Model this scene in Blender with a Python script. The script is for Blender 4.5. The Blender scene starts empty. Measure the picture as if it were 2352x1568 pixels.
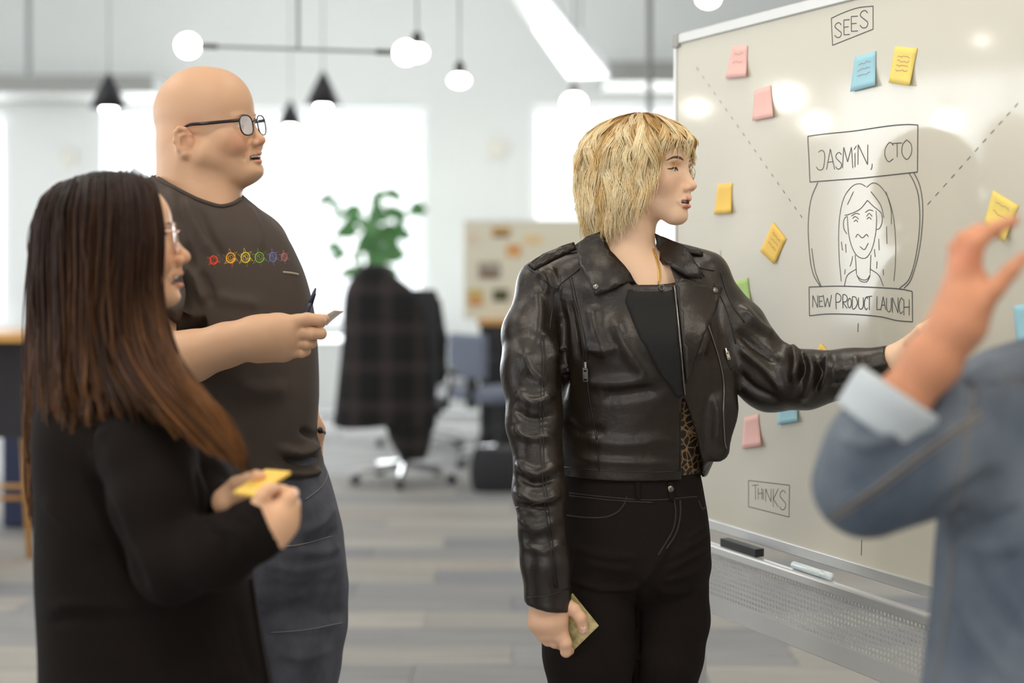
import bpy, bmesh, math, random
import numpy as np
from mathutils import Vector, Matrix
from mathutils.bvhtree import BVHTree
from mathutils.geometry import delaunay_2d_cdt

# ------------------------------------------------------------------ camera, world, light
F, CX, CY, CAMH = 3267.0, 1176.0, 590.0, 1.42      # focal length in px of a 2352-wide frame, horizon row, eye height
sc = bpy.context.scene
COL = sc.collection
cam = bpy.data.cameras.new('camera'); cam_o = bpy.data.objects.new('camera', cam); COL.objects.link(cam_o)
cam.sensor_fit = 'HORIZONTAL'; cam.sensor_width = 36.0; cam.lens = 36.0 * F / 2352
cam_o.location = (0, 0, CAMH); cam_o.rotation_euler = (math.pi / 2, 0, 0)
cam.shift_x = 0.0; cam.shift_y = -(784.0 - CY) / 2352
cam.clip_start = 0.05; cam.clip_end = 200
cam.dof.use_dof = True; cam.dof.focus_distance = 2.95; cam.dof.aperture_fstop = 1.5
sc.camera = cam_o
vs = sc.view_settings
vs.view_transform = 'Standard'; vs.look = 'None'; vs.gamma = 1.0; vs.use_curve_mapping = False
vs.exposure = 0.0
world = bpy.data.worlds.new('world'); sc.world = world; world.use_nodes = True
wn = world.node_tree.nodes; wn['Background'].inputs[0].default_value = (0.93, 0.97, 1.0, 1); wn['Background'].inputs[1].default_value = 2.2
sc.cycles.max_bounces = 8; sc.cycles.diffuse_bounces = 4; sc.cycles.glossy_bounces = 4
sc.cycles.transparent_max_bounces = 12; sc.cycles.sample_clamp_indirect = 6.0
sc.cycles.use_adaptive_sampling = True; sc.cycles.adaptive_threshold = 0.02
def area(name, loc, rot, sx, sy, power, color):
    l = bpy.data.lights.new(name, 'AREA'); l.shape = 'RECTANGLE'; l.size = sx; l.size_y = sy; l.energy = power * LS; l.color = color
    o = bpy.data.objects.new(name, l); COL.objects.link(o); o.location = loc; o.rotation_euler = rot
    return o
R90 = math.pi / 2
DAY = (0.93, 0.97, 1.0)
LS = 0.22
area('daylight_back', (-2.2, 13.35, 1.9), (-R90, 0, 0), 3.2, 2.0, 900, DAY)
area('daylight_back', (1.6, 13.35, 1.9), (-R90, 0, 0), 2.9, 2.0, 850, DAY)
area('daylight_back', (-5.9, 13.35, 1.9), (-R90, 0, 0), 2.5, 2.0, 720, DAY)
area('daylight_side', (-7.35, 5.5, 1.9), (0, -R90, 0), 2.0, 3.0, 430, DAY)
area('daylight_side', (-7.35, 0.6, 1.9), (0, -R90, 0), 2.0, 3.0, 430, DAY)
area('daylight_front', (-1.9, -5.35, 2.0), (R90, 0, 0), 3.6, 2.2, 330, (1.0, 0.93, 0.84))

# ------------------------------------------------------------------ helpers
def P(px, py, d):
    "the point at depth d seen at pixel (px, py)"
    return np.array([(px - CX) / F * d, d, CAMH - (py - CY) / F * d])
def to_px(v):
    v = np.asarray(v, float)
    return np.stack([CX + F * v[..., 0] / v[..., 1], CY - F * (v[..., 2] - CAMH) / v[..., 1]], -1)
def unit(v):
    v = np.asarray(v, float); return v / max(1e-12, np.linalg.norm(v))
def mesh_from(name, V, Fc, smooth=False):
    me = bpy.data.meshes.new(name)
    V = np.asarray(V, np.float32)
    if isinstance(Fc, np.ndarray) and len(Fc):
        n, k = Fc.shape
        me.vertices.add(len(V)); me.vertices.foreach_set('co', V.ravel())
        me.loops.add(n * k); me.loops.foreach_set('vertex_index', Fc.astype(np.int32).ravel())
        me.polygons.add(n); me.polygons.foreach_set('loop_start', np.arange(0, n * k, k, dtype=np.int32))
        me.update(calc_edges=True)
    else:
        me.from_pydata([tuple(map(float, v)) for v in V], [], [tuple(int(i) for i in f) for f in Fc]); me.update()
    if smooth:
        me.polygons.foreach_set('use_smooth', np.ones(len(me.polygons), bool))
    return me
def link(name, me, mat=None, parent=None):
    o = bpy.data.objects.new(name, me); COL.objects.link(o)
    if mat is not None and me is not None: me.materials.clear(); me.materials.append(mat)
    if parent is not None:
        o.parent = parent
        o.matrix_parent_inverse = Matrix(parent['_inv']) if '_inv' in parent else parent.matrix_basis.inverted()
    return o
def setcol(me, col):
    a = me.color_attributes.new('Col', 'FLOAT_COLOR', 'POINT')
    c = np.ones((len(me.vertices), 4), np.float32); c[:, :3] = col
    a.data.foreach_set('color', c.ravel())
def thing(name, label, cat, loc=(0, 0, 0), group=None):
    o = bpy.data.objects.new(name, None); COL.objects.link(o); o.location = [float(c) for c in loc]
    o.empty_display_size = 0.05
    return tag(o, label, cat, group)
def tag(o, label=None, cat=None, group=None, kind=None):
    if label: o['label'] = label
    if cat: o['category'] = cat
    if group: o['group'] = group
    if kind: o['kind'] = kind
    return o
class MB:
    "collects simple solids in one mesh"
    def __init__(s): s.v = []; s.f = []; s.c = []
    def add(s, V, Fc, col=None):
        b = len(s.v); s.v += [tuple(map(float, p)) for p in V]; s.f += [tuple(int(i) + b for i in f) for f in Fc]
        s.c += [col] * len(V); return s
    def box(s, x0, x1, y0, y1, z0, z1, M=None):
        V = np.array([[x, y, z] for x in (x0, x1) for y in (y0, y1) for z in (z0, z1)], float)
        if M is not None: V = V @ M[:3, :3].T + M[:3, 3]
        return s.add(V, [(0, 1, 3, 2), (4, 6, 7, 5), (0, 4, 5, 1), (2, 3, 7, 6), (0, 2, 6, 4), (1, 5, 7, 3)])
    def tube(s, pts, r, n=10, cap=True, closed=False, sq=None, col=None):
        V, Fc = tube_geo(pts, r, n, cap, closed, sq); return s.add(V, Fc, col)
    def lathe(s, prof, n=20, c=(0, 0, 0), axis=None):
        V = []; Fc = []
        for (r, z) in prof:
            for k in range(n):
                a = 2 * math.pi * k / n; V.append((r * math.cos(a), r * math.sin(a), z))
        m = len(prof)
        for i in range(m - 1):
            for k in range(n):
                Fc.append((i * n + k, i * n + (k + 1) % n, (i + 1) * n + (k + 1) % n, (i + 1) * n + k))
        Fc.append(tuple(range(n))[::-1]); Fc.append(tuple((m - 1) * n + k for k in range(n)))
        V = np.array(V)
        if axis is not None:
            R = Vector((0, 0, 1)).rotation_difference(Vector(axis)).to_matrix(); V = V @ np.array(R).T
        return s.add(V + np.array(c), Fc)
    def build(s, name, mat=None, parent=None, smooth=False, bevel=0.0):
        me = mesh_from(name, s.v, s.f, smooth)
        if any(c is not None for c in s.c): setcol(me, np.array([c if c is not None else (1, 1, 1) for c in s.c]))
        o = link(name, me, mat, parent)
        if bevel:
            m = o.modifiers.new('bevel', 'BEVEL'); m.width = bevel; m.segments = 2; m.limit_method = 'ANGLE'
        return o
def frames(pts):
    pts = np.asarray(pts, float); n = len(pts)
    t = np.zeros_like(pts); t[1:-1] = pts[2:] - pts[:-2]; t[0] = pts[1] - pts[0]; t[-1] = pts[-1] - pts[-2]
    t /= np.maximum(1e-9, np.linalg.norm(t, axis=1))[:, None]
    u = np.cross(t[0], (0, 0, 1.0))
    if np.linalg.norm(u) < 1e-3: u = np.cross(t[0], (1.0, 0, 0))
    u = unit(u); U = [u]
    for i in range(1, n):
        u = u - t[i] * np.dot(u, t[i]); u = unit(u); U.append(u)
    U = np.array(U); return t, U, np.cross(t, U)
def tube_geo(pts, r, n=10, cap=True, closed=False, sq=None):
    pts = np.asarray(pts, float); m = len(pts); r = np.broadcast_to(np.asarray(r, float), (m,))
    t, U, W = frames(pts)
    a = np.linspace(0, 2 * math.pi, n, endpoint=False)
    s0, s1 = sq or (1, 1)
    V = pts[:, None, :] + r[:, None, None] * (np.cos(a)[None, :, None] * U[:, None, :] * s0 + np.sin(a)[None, :, None] * W[:, None, :] * s1)
    V = V.reshape(-1, 3); Fc = []
    for i in range(m if closed else m - 1):
        j = (i + 1) % m
        for k in range(n):
            Fc.append((i * n + k, i * n + (k + 1) % n, j * n + (k + 1) % n, j * n + k))
    if cap and not closed:
        Fc.append(tuple(range(n))[::-1]); Fc.append(tuple((m - 1) * n + k for k in range(n)))
    return V, Fc
def spline(pts, n=8):
    "Catmull-Rom through the points (any dimension)"
    p = np.asarray(pts, float)
    if len(p) < 3:
        return np.array([p[0] + (p[-1] - p[0]) * t for t in np.linspace(0, 1, n + 1)])
    q = np.vstack([2 * p[0] - p[1], p, 2 * p[-1] - p[-2]]); out = []
    for i in range(1, len(q) - 2):
        for t in np.linspace(0, 1, n, endpoint=False):
            a, b, c, d = q[i - 1], q[i], q[i + 1], q[i + 2]
            out.append(0.5 * (2 * b + (c - a) * t + (2 * a - 5 * b + 4 * c - d) * t * t + (3 * b - a - 3 * c + d) * t ** 3))
    out.append(q[-2]); return np.array(out)

# ------------------------------------------------------------------ materials
MATS = {}
def mat(name, col=(0.8, 0.8, 0.8), rough=0.5, metal=0.0, attr=False, spec=0.5, sss=0.0, sheen=0.0, coat=0.0, coat_rough=0.1,
        emit=None, noise=None, bump=None, alpha=1.0, trans=0.0, wave=None):
    if name in MATS: return MATS[name]
    m = bpy.data.materials.new(name); m.use_nodes = True; MATS[name] = m
    nt = m.node_tree; b = nt.nodes['Principled BSDF']; L = nt.links
    b.inputs['Base Color'].default_value = (*col, 1); b.inputs['Roughness'].default_value = rough
    b.inputs['Metallic'].default_value = metal; b.inputs['Specular IOR Level'].default_value = spec
    if sss:
        b.inputs['Subsurface Weight'].default_value = sss; b.inputs['Subsurface Radius'].default_value = (1.0, 0.35, 0.2); b.inputs['Subsurface Scale'].default_value = 0.012
    if sheen:
        b.inputs['Sheen Weight'].default_value = sheen; b.inputs['Sheen Roughness'].default_value = 0.5
    if coat:
        b.inputs['Coat Weight'].default_value = coat; b.inputs['Coat Roughness'].default_value = coat_rough
    if emit:
        b.inputs['Emission Color'].default_value = (*emit[:3], 1); b.inputs['Emission Strength'].default_value = emit[3]
    b.inputs['Alpha'].default_value = alpha; b.inputs['Transmission Weight'].default_value = trans
    src = None
    if attr:
        a = nt.nodes.new('ShaderNodeAttribute'); a.attribute_name = 'Col'; src = a.outputs['Color']
    tc = nt.nodes.new('ShaderNodeTexCoord')
    def mapped(scale):
        mp = nt.nodes.new('ShaderNodeMapping'); mp.inputs['Scale'].default_value = scale if hasattr(scale, '__len__') else (scale,) * 3
        L.new(tc.outputs['Object'], mp.inputs['Vector']); return mp.outputs['Vector']
    if noise:      # (scale, amount, second colour or None)
        n = nt.nodes.new('ShaderNodeTexNoise'); n.inputs['Scale'].default_value = 1.0; n.inputs['Detail'].default_value = 5
        L.new(mapped(noise[0]), n.inputs['Vector'])
        mx = nt.nodes.new('ShaderNodeMix'); mx.data_type = 'RGBA'
        rp = nt.nodes.new('ShaderNodeMapRange'); rp.inputs['From Min'].default_value = 0.35; rp.inputs['From Max'].default_value = 0.65
        rp.inputs['To Min'].default_value = 0; rp.inputs['To Max'].default_value = noise[1]
        L.new(n.outputs['Fac'], rp.inputs['Value']); L.new(rp.outputs['Result'], mx.inputs['Factor'])
        if src is not None: L.new(src, mx.inputs[6])
        else: mx.inputs[6].default_value = (*col, 1)
        mx.inputs[7].default_value = (*noise[2], 1); src = mx.outputs[2]
    if src is not None: L.new(src, b.inputs['Base Color'])
    if bump:       # list of (scale, strength, distance)
        prev = None
        for (scale, st, dist, *kind) in bump:
            if kind and kind[0] == 'voronoi':
                n = nt.nodes.new('ShaderNodeTexVoronoi'); n.feature = 'DISTANCE_TO_EDGE'; n.inputs['Scale'].default_value = 1.0; outp = n.outputs['Distance']
            else:
                n = nt.nodes.new('ShaderNodeTexNoise'); n.inputs['Scale'].default_value = 1.0; n.inputs['Detail'].default_value = 4; outp = n.outputs['Fac']
            L.new(mapped(scale), n.inputs['Vector'])
            bp = nt.nodes.new('ShaderNodeBump'); bp.inputs['Strength'].default_value = st; bp.inputs['Distance'].default_value = dist
            L.new(outp, bp.inputs['Height'])
            if prev is not None: L.new(prev, bp.inputs['Normal'])
            prev = bp.outputs['Normal']
        L.new(prev, b.inputs['Normal'])
    return m
def srgb(r, g, b):
    f = lambda c: (c / 255 / 12.92) if c / 255 <= 0.04045 else ((c / 255 + 0.055) / 1.055) ** 2.4
    return (f(r), f(g), f(b))

# ------------------------------------------------------------------ implicit surfaces (smooth unions of tapered limbs and lofts, meshed as one skin)
class Field:
    def __init__(s): s.ops = []
    def _add(s, fn, lo, hi, k, op): s.ops.append((fn, np.asarray(lo, float), np.asarray(hi, float), k, op)); return s
    def cone(s, a, b, ra, rb, k=0.02, op='+', flat=None):
        "tapered capsule; flat=(axis, factor) thins it along an axis"
        a = np.asarray(a, float); b = np.asarray(b, float)
        if np.linalg.norm(b - a) < 1e-5: b = a + np.array([0, 0, 1e-4])
        ba = b - a; l2 = ba @ ba
        ax = None
        if flat is not None: ax = unit(flat[0]); fs = 1.0 / flat[1]
        def fn(p):
            pa = p - a
            h = np.clip(pa @ ba / l2, 0, 1)
            q = pa - h[..., None] * ba
            if ax is not None: q = q + ((q @ ax) * (fs - 1))[..., None] * ax
            d = np.sqrt((q * q).sum(-1)) - (ra + (rb - ra) * h)
            return d if ax is None else d * flat[1]
        r = max(ra, rb)
        return s._add(fn, np.minimum(a, b) - r, np.maximum(a, b) + r, k, op)
    def chain(s, pts, rs, k=0.01, op='+', flat=None):
        for i in range(len(pts) - 1):
            s.cone(pts[i], pts[i + 1], rs[i], rs[i + 1], k if i == 0 else min(k, 0.006), op, flat)
        return s
    def ell(s, c, r, k=0.02, op='+', R=None):
        c = np.asarray(c, float); r = np.asarray(r, float)
        def fn(p):
            q = p - c
            if R is not None: q = q @ R
            k0 = np.sqrt(((q / r) ** 2).sum(-1)); k1 = np.sqrt(((q / (r * r)) ** 2).sum(-1))
            return k0 * (k0 - 1) / np.maximum(k1, 1e-6)
        e = np.max(r) if R is not None else r
        return s._add(fn, c - e, c + e, k, op)
    def loft(s, rows, k=0.02, op='+', yaw=0.0, n=2.0):
        "rows of (z, cx, cy, rx, ry), an upright stack of (super)ellipses turned by yaw"
        rows = np.array(sorted(rows), float); z = rows[:, 0]
        zz = np.linspace(z[0], z[-1], 160); tb = np.stack([smooth_interp(zz, z, rows[:, i]) for i in range(1, 5)], -1)
        cy_, sy_ = math.cos(yaw), math.sin(yaw)
        def fn(p):
            zc = np.clip(p[..., 2], z[0], z[-1])
            t = [np.interp(zc, zz, tb[:, i]) for i in range(4)]
            x = p[..., 0] - t[0]; y = p[..., 1] - t[1]
            x, y = x * cy_ + y * sy_, -x * sy_ + y * cy_
            a, b = t[2], t[3]
            e = (np.abs(x / a) ** n + np.abs(y / b) ** n) ** (1 / n) + 1e-9
            gr = e / np.maximum(1e-6, np.sqrt((x / (a * a)) ** 2 + (y / (b * b)) ** 2))
            d = np.minimum((e - 1) * np.clip(gr, np.minimum(a, b), np.maximum(a, b)), 1.0)
            dz = np.abs(p[..., 2] - zc)
            return np.where(dz > 0, np.sqrt(np.maximum(d, 0) ** 2 + dz ** 2), d)
        m = np.max(rows[:, 3:5])
        lo = [rows[:, 1].min() - m, rows[:, 2].min() - m, z[0]]; hi = [rows[:, 1].max() + m, rows[:, 2].max() + m, z[-1]]
        return s._add(fn, lo, hi, k, op)
    def func(s, fn, lo, hi, k, op): return s._add(fn, lo, hi, k, op)
    def eval_blocks(s, pts, bc, br):
        d = np.full(pts.shape[:-1], 10.0, np.float32); km = max(o[3] for o in s.ops)
        for fn, lo, hi, k, op in s.ops:
            m = 3.0 * km + br
            sel = np.nonzero(np.all((bc > lo - m) & (bc < hi + m), axis=1))[0]
            if not len(sel): continue
            v = fn(pts[sel]).astype(np.float32); c = d[sel]
            if op == '+':
                h = np.maximum(k - np.abs(c - v), 0) / max(k, 1e-6); d[sel] = np.minimum(c, v) - h * h * k * 0.25
            elif op == '-':
                v = -v; h = np.maximum(k - np.abs(c - v), 0) / max(k, 1e-6); d[sel] = np.maximum(c, v) + h * h * k * 0.25
        return d
    def mesh(s, h=0.003, nb=8, relax=2):
        plus = [o for o in s.ops if o[4] == '+']
        lo = np.min([o[1] for o in plus], axis=0) - 3 * h; hi = np.max([o[2] for o in plus], axis=0) + 3 * h
        hb = nb * h
        n = np.ceil((hi - lo) / hb).astype(int) + 1
        gi = np.stack(np.meshgrid(*[np.arange(k) for k in n], indexing='ij'), -1).reshape(-1, 3)
        bc = lo + (gi + 0.5) * hb
        # keep only blocks near some solid
        near = np.zeros(len(bc), bool)
        for o in plus:
            near |= np.all((bc > o[1] - hb) & (bc < o[2] + hb), axis=1)
        gi = gi[near]; bc = bc[near]
        f0 = np.concatenate([s.eval_blocks(bc[i:i + 40000, None, :], bc[i:i + 40000], hb * 2.8) for i in range(0, len(bc), 40000)])[:, 0]
        act = np.abs(f0) < hb * 2.1
        gi = gi[act]; bc = bc[act]
        off = np.stack(np.meshgrid(*[np.arange(nb + 1)] * 3, indexing='ij'), -1) * h
        allv = []; allid = []; cells = []
        big = np.array([1 << 40, 1 << 20, 1], np.int64)
        edges = [(a, b) for a in range(8) for b in range(a + 1, 8) if bin(a ^ b).count('1') == 1]
        cor = np.array([[(c >> 2) & 1, (c >> 1) & 1, c & 1] for c in range(8)])
        quads = {0: [], 1: [], 2: []}; flips = {0: [], 1: [], 2: []}
        for i in range(0, len(gi), 1500):
            g = gi[i:i + 1500]; base = lo + g * hb
            f = s.eval_blocks((base[:, None, None, None, :] + off[None]).reshape(len(g), -1, 3), bc[i:i + 1500], hb * 0.9).reshape(len(g), nb + 1, nb + 1, nb + 1)
            f = np.where(f == 0, 1e-7, f)
            ins = f < 0
            cnt = sum(ins[:, x:x + nb, y:y + nb, z:z + nb].astype(np.int8) for x, y, z in cor)
            b, x, y, z = np.nonzero((cnt > 0) & (cnt < 8))
            if not len(b): continue
            fv = np.stack([f[b, x + c[0], y + c[1], z + c[2]] for c in cor], -1)
            acc = np.zeros((len(b), 3)); na = np.zeros(len(b))
            for e0, e1 in edges:
                a0, a1 = fv[:, e0], fv[:, e1]; cr = (a0 < 0) != (a1 < 0)
                t = np.where(cr, a0 / np.where(cr, a0 - a1, 1), 0)
                acc += np.where(cr[:, None], cor[e0] + t[:, None] * (cor[e1] - cor[e0]), 0); na += cr
            cell = g[b] * nb + np.stack([x, y, z], -1)
            allv.append(lo + (cell + acc / na[:, None]) * h); allid.append((cell.astype(np.int64) * big).sum(-1))
            # edges leaving the low corner of each active cell along each axis
            for ax in range(3):
                c1 = [0, 4, 2, 1][0], (4, 2, 1)[ax]
                a0, a1 = fv[:, 0], fv[:, c1[1]]; cr = (a0 < 0) != (a1 < 0)
                quads[ax].append(cell[cr].astype(np.int64)); flips[ax].append(a0[cr] < 0)
        if not allv: return np.zeros((0, 3)), np.zeros((0, 4), int)
        V = np.concatenate(allv); ids = np.concatenate(allid); order = np.argsort(ids); ids_s = ids[order]
        def look(c):
            q = (c * big).sum(-1); j = np.clip(np.searchsorted(ids_s, q), 0, len(ids_s) - 1)
            return np.where(ids_s[j] == q, order[j], -1)
        Q = []
        for ax in range(3):
            c = np.concatenate(quads[ax]); fl = np.concatenate(flips[ax])
            u = np.zeros(3, np.int64); w = np.zeros(3, np.int64); u[(ax + 1) % 3] = 1; w[(ax + 2) % 3] = 1
            q = np.stack([look(c - u - w), look(c - w), look(c), look(c - u)], -1)
            q[~fl] = q[~fl][:, ::-1]
            Q.append(q[(q >= 0).all(1)])
        Q = np.concatenate(Q)
        if relax: V = laplace(V, Q, relax, 0.35)
        return V, Q
def laplace(V, Q, it, lam, wt=None):
    E = np.concatenate([Q[:, [i, (i + 1) % Q.shape[1]]] for i in range(Q.shape[1])])
    deg = np.bincount(E.ravel(), minlength=len(V)).astype(float)
    for k in range(it):
        for l in (lam, -lam * 0.9):
            A = np.stack([np.bincount(E[:, 0], V[E[:, 1], i], len(V)) + np.bincount(E[:, 1], V[E[:, 0], i], len(V)) for i in range(3)], -1)
            dl = A / np.maximum(deg, 1)[:, None] - V
            V = V + l * dl * (1 if wt is None else wt[:, None])
    return V
def smooth_interp(x, xs, ys):
    "monotone-ish cubic through (xs, ys)"
    m = np.gradient(ys, xs) if len(xs) > 2 else np.full(len(xs), (ys[-1] - ys[0]) / (xs[-1] - xs[0]))
    i = np.clip(np.searchsorted(xs, x) - 1, 0, len(xs) - 2); hh = xs[i + 1] - xs[i]; t = (x - xs[i]) / hh
    return (2 * t ** 3 - 3 * t ** 2 + 1) * ys[i] + (t ** 3 - 2 * t ** 2 + t) * hh * m[i] + (-2 * t ** 3 + 3 * t ** 2) * ys[i + 1] + (t ** 3 - t ** 2) * hh * m[i + 1]
def vnormals(V, Q):
    n = np.cross(V[Q[:, 2]] - V[Q[:, 0]], V[Q[:, 3 % Q.shape[1]]] - V[Q[:, 1]]) if Q.shape[1] == 4 else np.cross(V[Q[:, 1]] - V[Q[:, 0]], V[Q[:, 2]] - V[Q[:, 0]])
    N = np.zeros_like(V)
    for i in range(3):
        for k in range(Q.shape[1]): N[:, i] += np.bincount(Q[:, k], n[:, i], len(V))
    return N / np.maximum(1e-12, np.linalg.norm(N, axis=1))[:, None]
def seg_dist(p, poly):
    "distance of 2-D or 3-D points to a polyline, and the position along it (0..1)"
    best = np.full(len(p), 1e9); par = np.zeros(len(p)); n = len(poly) - 1
    for i in range(n):
        a, b = poly[i], poly[i + 1]; ba = b - a
        h = np.clip((p - a) @ ba / max(1e-12, ba @ ba), 0, 1); d = np.sqrt((((p - a) - h[:, None] * ba) ** 2).sum(-1))
        m = d < best; best[m] = d[m]; par[m] = (i + h[m]) / n
    return best, par
def folds(V, Q, lines):
    "raise (amp > 0) or press in (amp < 0) creases of cloth along lines given on the visible side"
    N = vnormals(V, Q); px = to_px(V); view = unit_rows(V - np.array([0, 0, CAMH])); face = np.clip(-(N * view).sum(1) * 3, 0, 1)
    dsp = np.zeros(len(V))
    for poly, w, amp in lines:
        pl = spline(poly, 6); lo = pl.min(0) - 3 * w; hi = pl.max(0) + 3 * w
        m = np.nonzero(np.all((px > lo) & (px < hi), axis=1) & (face > 0))[0]
        if not len(m): continue
        d, t = seg_dist(px[m], pl); dsp[m] += amp * np.exp(-(d / w) ** 2) * np.clip(np.minimum(t, 1 - t) * 5 + 0.15, 0, 1) * face[m]
    return V + N * dsp[:, None]
def unit_rows(a): return a / np.maximum(1e-12, np.linalg.norm(a, axis=1))[:, None]
_rs = np.random.RandomState(7)
def wob(p, scale, seed=0, oct=3):
    "cheap smooth noise: sums of sines"
    r = np.random.RandomState(seed); o = np.zeros(p.shape[:-1])
    for k in range(oct * 4):
        d = r.normal(size=3); d /= np.linalg.norm(d); s = scale * (1.5 ** (k // 4))
        o += np.sin(p @ d * s + r.uniform(0, 6.28)) / (1.5 ** (k // 4))
    return o / 4
class Surf:
    "a finished skin one can look at: casts sight lines to lay seams, patches and prints on it"
    def __init__(s, V, Q): s.bvh = BVHTree.FromPolygons([Vector(v) for v in V], Q.tolist())
    def hit(s, px, py):
        d = Vector(((px - CX) / F, 1.0, -(py - CY) / F)).normalized()
        h = s.bvh.ray_cast(Vector((0, 0, CAMH)), d)
        if h[0] is None: return None
        n = h[1] if h[1].dot(d) < 0 else -h[1]
        return np.array(h[0]), np.array(n)
    def lay(s, line, off=0.0, n=8, sp=True):
        pts = spline(line, n) if sp else np.asarray(line, float); out = []; last = None
        for x, y in pts:
            h = s.hit(x, y)
            if h is None: continue
            out.append(h[0] + h[1] * off)
        return np.array(out)
    def patch(s, poly, off, thick, step=8.0, smooth=4, flat=0.0, mean=False):
        "a panel of cloth, leather or print lying on the surface, outlined by poly"
        poly = np.asarray(poly, float); bd = []
        for i in range(len(poly)):
            a, b = poly[i], poly[(i + 1) % len(poly)]; m = max(1, int(np.linalg.norm(b - a) / step))
            bd += [a + (b - a) * t for t in np.linspace(0, 1, m, endpoint=False)]
        bd = np.array(bd); nb = len(bd); lo, hi = bd.min(0), bd.max(0)
        g = np.stack(np.meshgrid(np.arange(lo[0] + step * .5, hi[0], step), np.arange(lo[1] + step * .5, hi[1], step)), -1).reshape(-1, 2)
        c = np.zeros(len(g), bool); j = nb - 1
        for i in range(nb):
            yi, yj = bd[i, 1], bd[j, 1]
            if yi != yj:
                c ^= ((yi > g[:, 1]) != (yj > g[:, 1])) & (g[:, 0] < (bd[j, 0] - bd[i, 0]) * (g[:, 1] - yi) / (yj - yi) + bd[i, 0])
            j = i
        g = g[c]
        if len(g): g = g[seg_dist(g, np.vstack([bd, bd[:1]]))[0] > step * 0.45]
        pts = np.vstack([bd, g]) if len(g) else bd
        r = delaunay_2d_cdt([Vector(p) for p in pts], [(i, (i + 1) % nb) for i in range(nb)], [], 1, 1e-4)
        P2 = np.array([tuple(v) for v in r[0]]); T = np.array([f for f in r[2]], int)
        hits = [s.hit(x, y) for x, y in P2]
        ok = [h is not None for h in hits]
        if not any(ok): return None
        dep = np.array([h[0][1] if h else np.nan for h in hits]); cen = P2[ok].mean(0)
        for i in range(len(P2)):
            if hits[i] is None:
                jj = np.argmin(((P2 - P2[i]) ** 2).sum(1) + np.where(ok, 0, 1e9)); dep[i] = hits[jj][0][1]
        if flat: dep = dep * (1 - flat) + flat * np.min(dep)
        V = np.array([P(x, y, d) for (x, y), d in zip(P2, dep)])
        if smooth:
            E = np.concatenate([T[:, [i, (i + 1) % 3]] for i in range(3)]); deg = np.bincount(E.ravel(), minlength=len(V))
            for _ in range(smooth):
                A = np.stack([np.bincount(E[:, 0], V[E[:, 1], i], len(V)) + np.bincount(E[:, 1], V[E[:, 0], i], len(V)) for i in range(3)], -1) / np.maximum(deg, 1)[:, None]
                V[:, 1] += 0.5 * (A[:, 1] - V[:, 1])
        n = np.cross(V[T[:, 1]] - V[T[:, 0]], V[T[:, 2]] - V[T[:, 0]]); N = np.zeros_like(V)
        for i in range(3):
            for k in range(3): N[:, i] += np.bincount(T[:, k], n[:, i], len(V))
        N = unit_rows(N); vw = unit_rows(V - np.array([0, 0, CAMH])); fl = (N * vw).sum(1) > 0; N[fl] *= -1
        top = V + N * (off + thick); bot = V + N * off; m = len(V)
        Fc = [tuple(t) for t in T] + [tuple(t[::-1] + m) for t in T]
        if fl.mean() > 0.5: Fc = [f[::-1] for f in Fc]
        ec = {}
        for t in T:
            for i in range(3):
                e = (t[i], t[(i + 1) % 3]); ec[e] = 1
        for (a, b) in list(ec):
            if (b, a) not in ec: Fc.append((b, a, a + m, b + m) if fl.mean() <= 0.5 else (a, b, b + m, a + m))
        return np.vstack([top, bot]), Fc
def patch_obj(name, surf, poly, off, thick, mt, parent, smooth_shade=True, sp=0, **kw):
    if sp:
        pp = np.vstack([poly, poly[:1]]); poly = spline(pp, sp)[:-1]
    g = surf.patch(poly, off, thick, **kw)
    if g is None: return None
    return link(name, mesh_from(name, g[0], g[1], smooth_shade), mt, parent)
def lay_tube(name, surf, lines, r, mt, parent, off=0.0, n=6, sides=6, sp=True, sq=None):
    for l in lines:
        p = surf.lay(l, off, n, sp)
        if len(p) < 2: continue
        br = np.nonzero(np.linalg.norm(np.diff(p, axis=0), axis=1) > 0.03)[0] + 1      # never bridge a gap
        q = max(np.split(p, br), key=len)
        if len(q) > 1: MB().tube(q, r, sides, sq=sq).build(name, mt, parent, True)
# ------------------------------------------------------------------ the room
M_wall = mat('white_plaster', (0.88, 0.895, 0.885), 0.7, noise=(1.5, 0.25, (0.85, 0.87, 0.865)), bump=[(60, 0.1, 0.002)])
M_ceil = mat('white_ceiling', (0.90, 0.91, 0.90), 0.8, bump=[(30, 0.1, 0.002)])
M_beam = mat('grey_paint', (0.36, 0.36, 0.34), 0.6, noise=(3, 0.3, (0.32, 0.32, 0.31)))
M_white = mat('white_lacquer', (0.83, 0.84, 0.84), 0.35)
M_black = mat('black_plastic', (0.012, 0.012, 0.014), 0.4)
M_dmetal = mat('dark_metal', (0.03, 0.028, 0.033), 0.45, 0.3)
M_steel = mat('brushed_steel', (0.62, 0.62, 0.62), 0.28, 1.0, bump=[((400, 8, 8), 0.05, 0.0005)])
M_wood = mat('honey_wood', (0.62, 0.33, 0.09), 0.45, noise=((3, 40, 40), 0.7, (0.48, 0.23, 0.055)))
M_cord = mat('grey_cord', (0.24, 0.25, 0.25), 0.6)
M_bulb = mat('lit_glass_globe', (1, 1, 1), 0.4, emit=(1.0, 0.93, 0.82, 40.0))
M_led = mat('led_diffuser', (1, 1, 1), 0.4, emit=(1.0, 0.97, 0.92, 2.2))
gl = bpy.data.materials.new('window_glass'); gl.use_nodes = True; MATS['window_glass'] = gl
_n = gl.node_tree.nodes; _l = gl.node_tree.links; _n.remove(_n['Principled BSDF'])
_t = _n.new('ShaderNodeBsdfTransparent'); _g = _n.new('ShaderNodeBsdfGlossy'); _g.inputs['Roughness'].default_value = 0.02
_mx = _n.new('ShaderNodeMixShader'); _mx.inputs[0].default_value = 0.06
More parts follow.
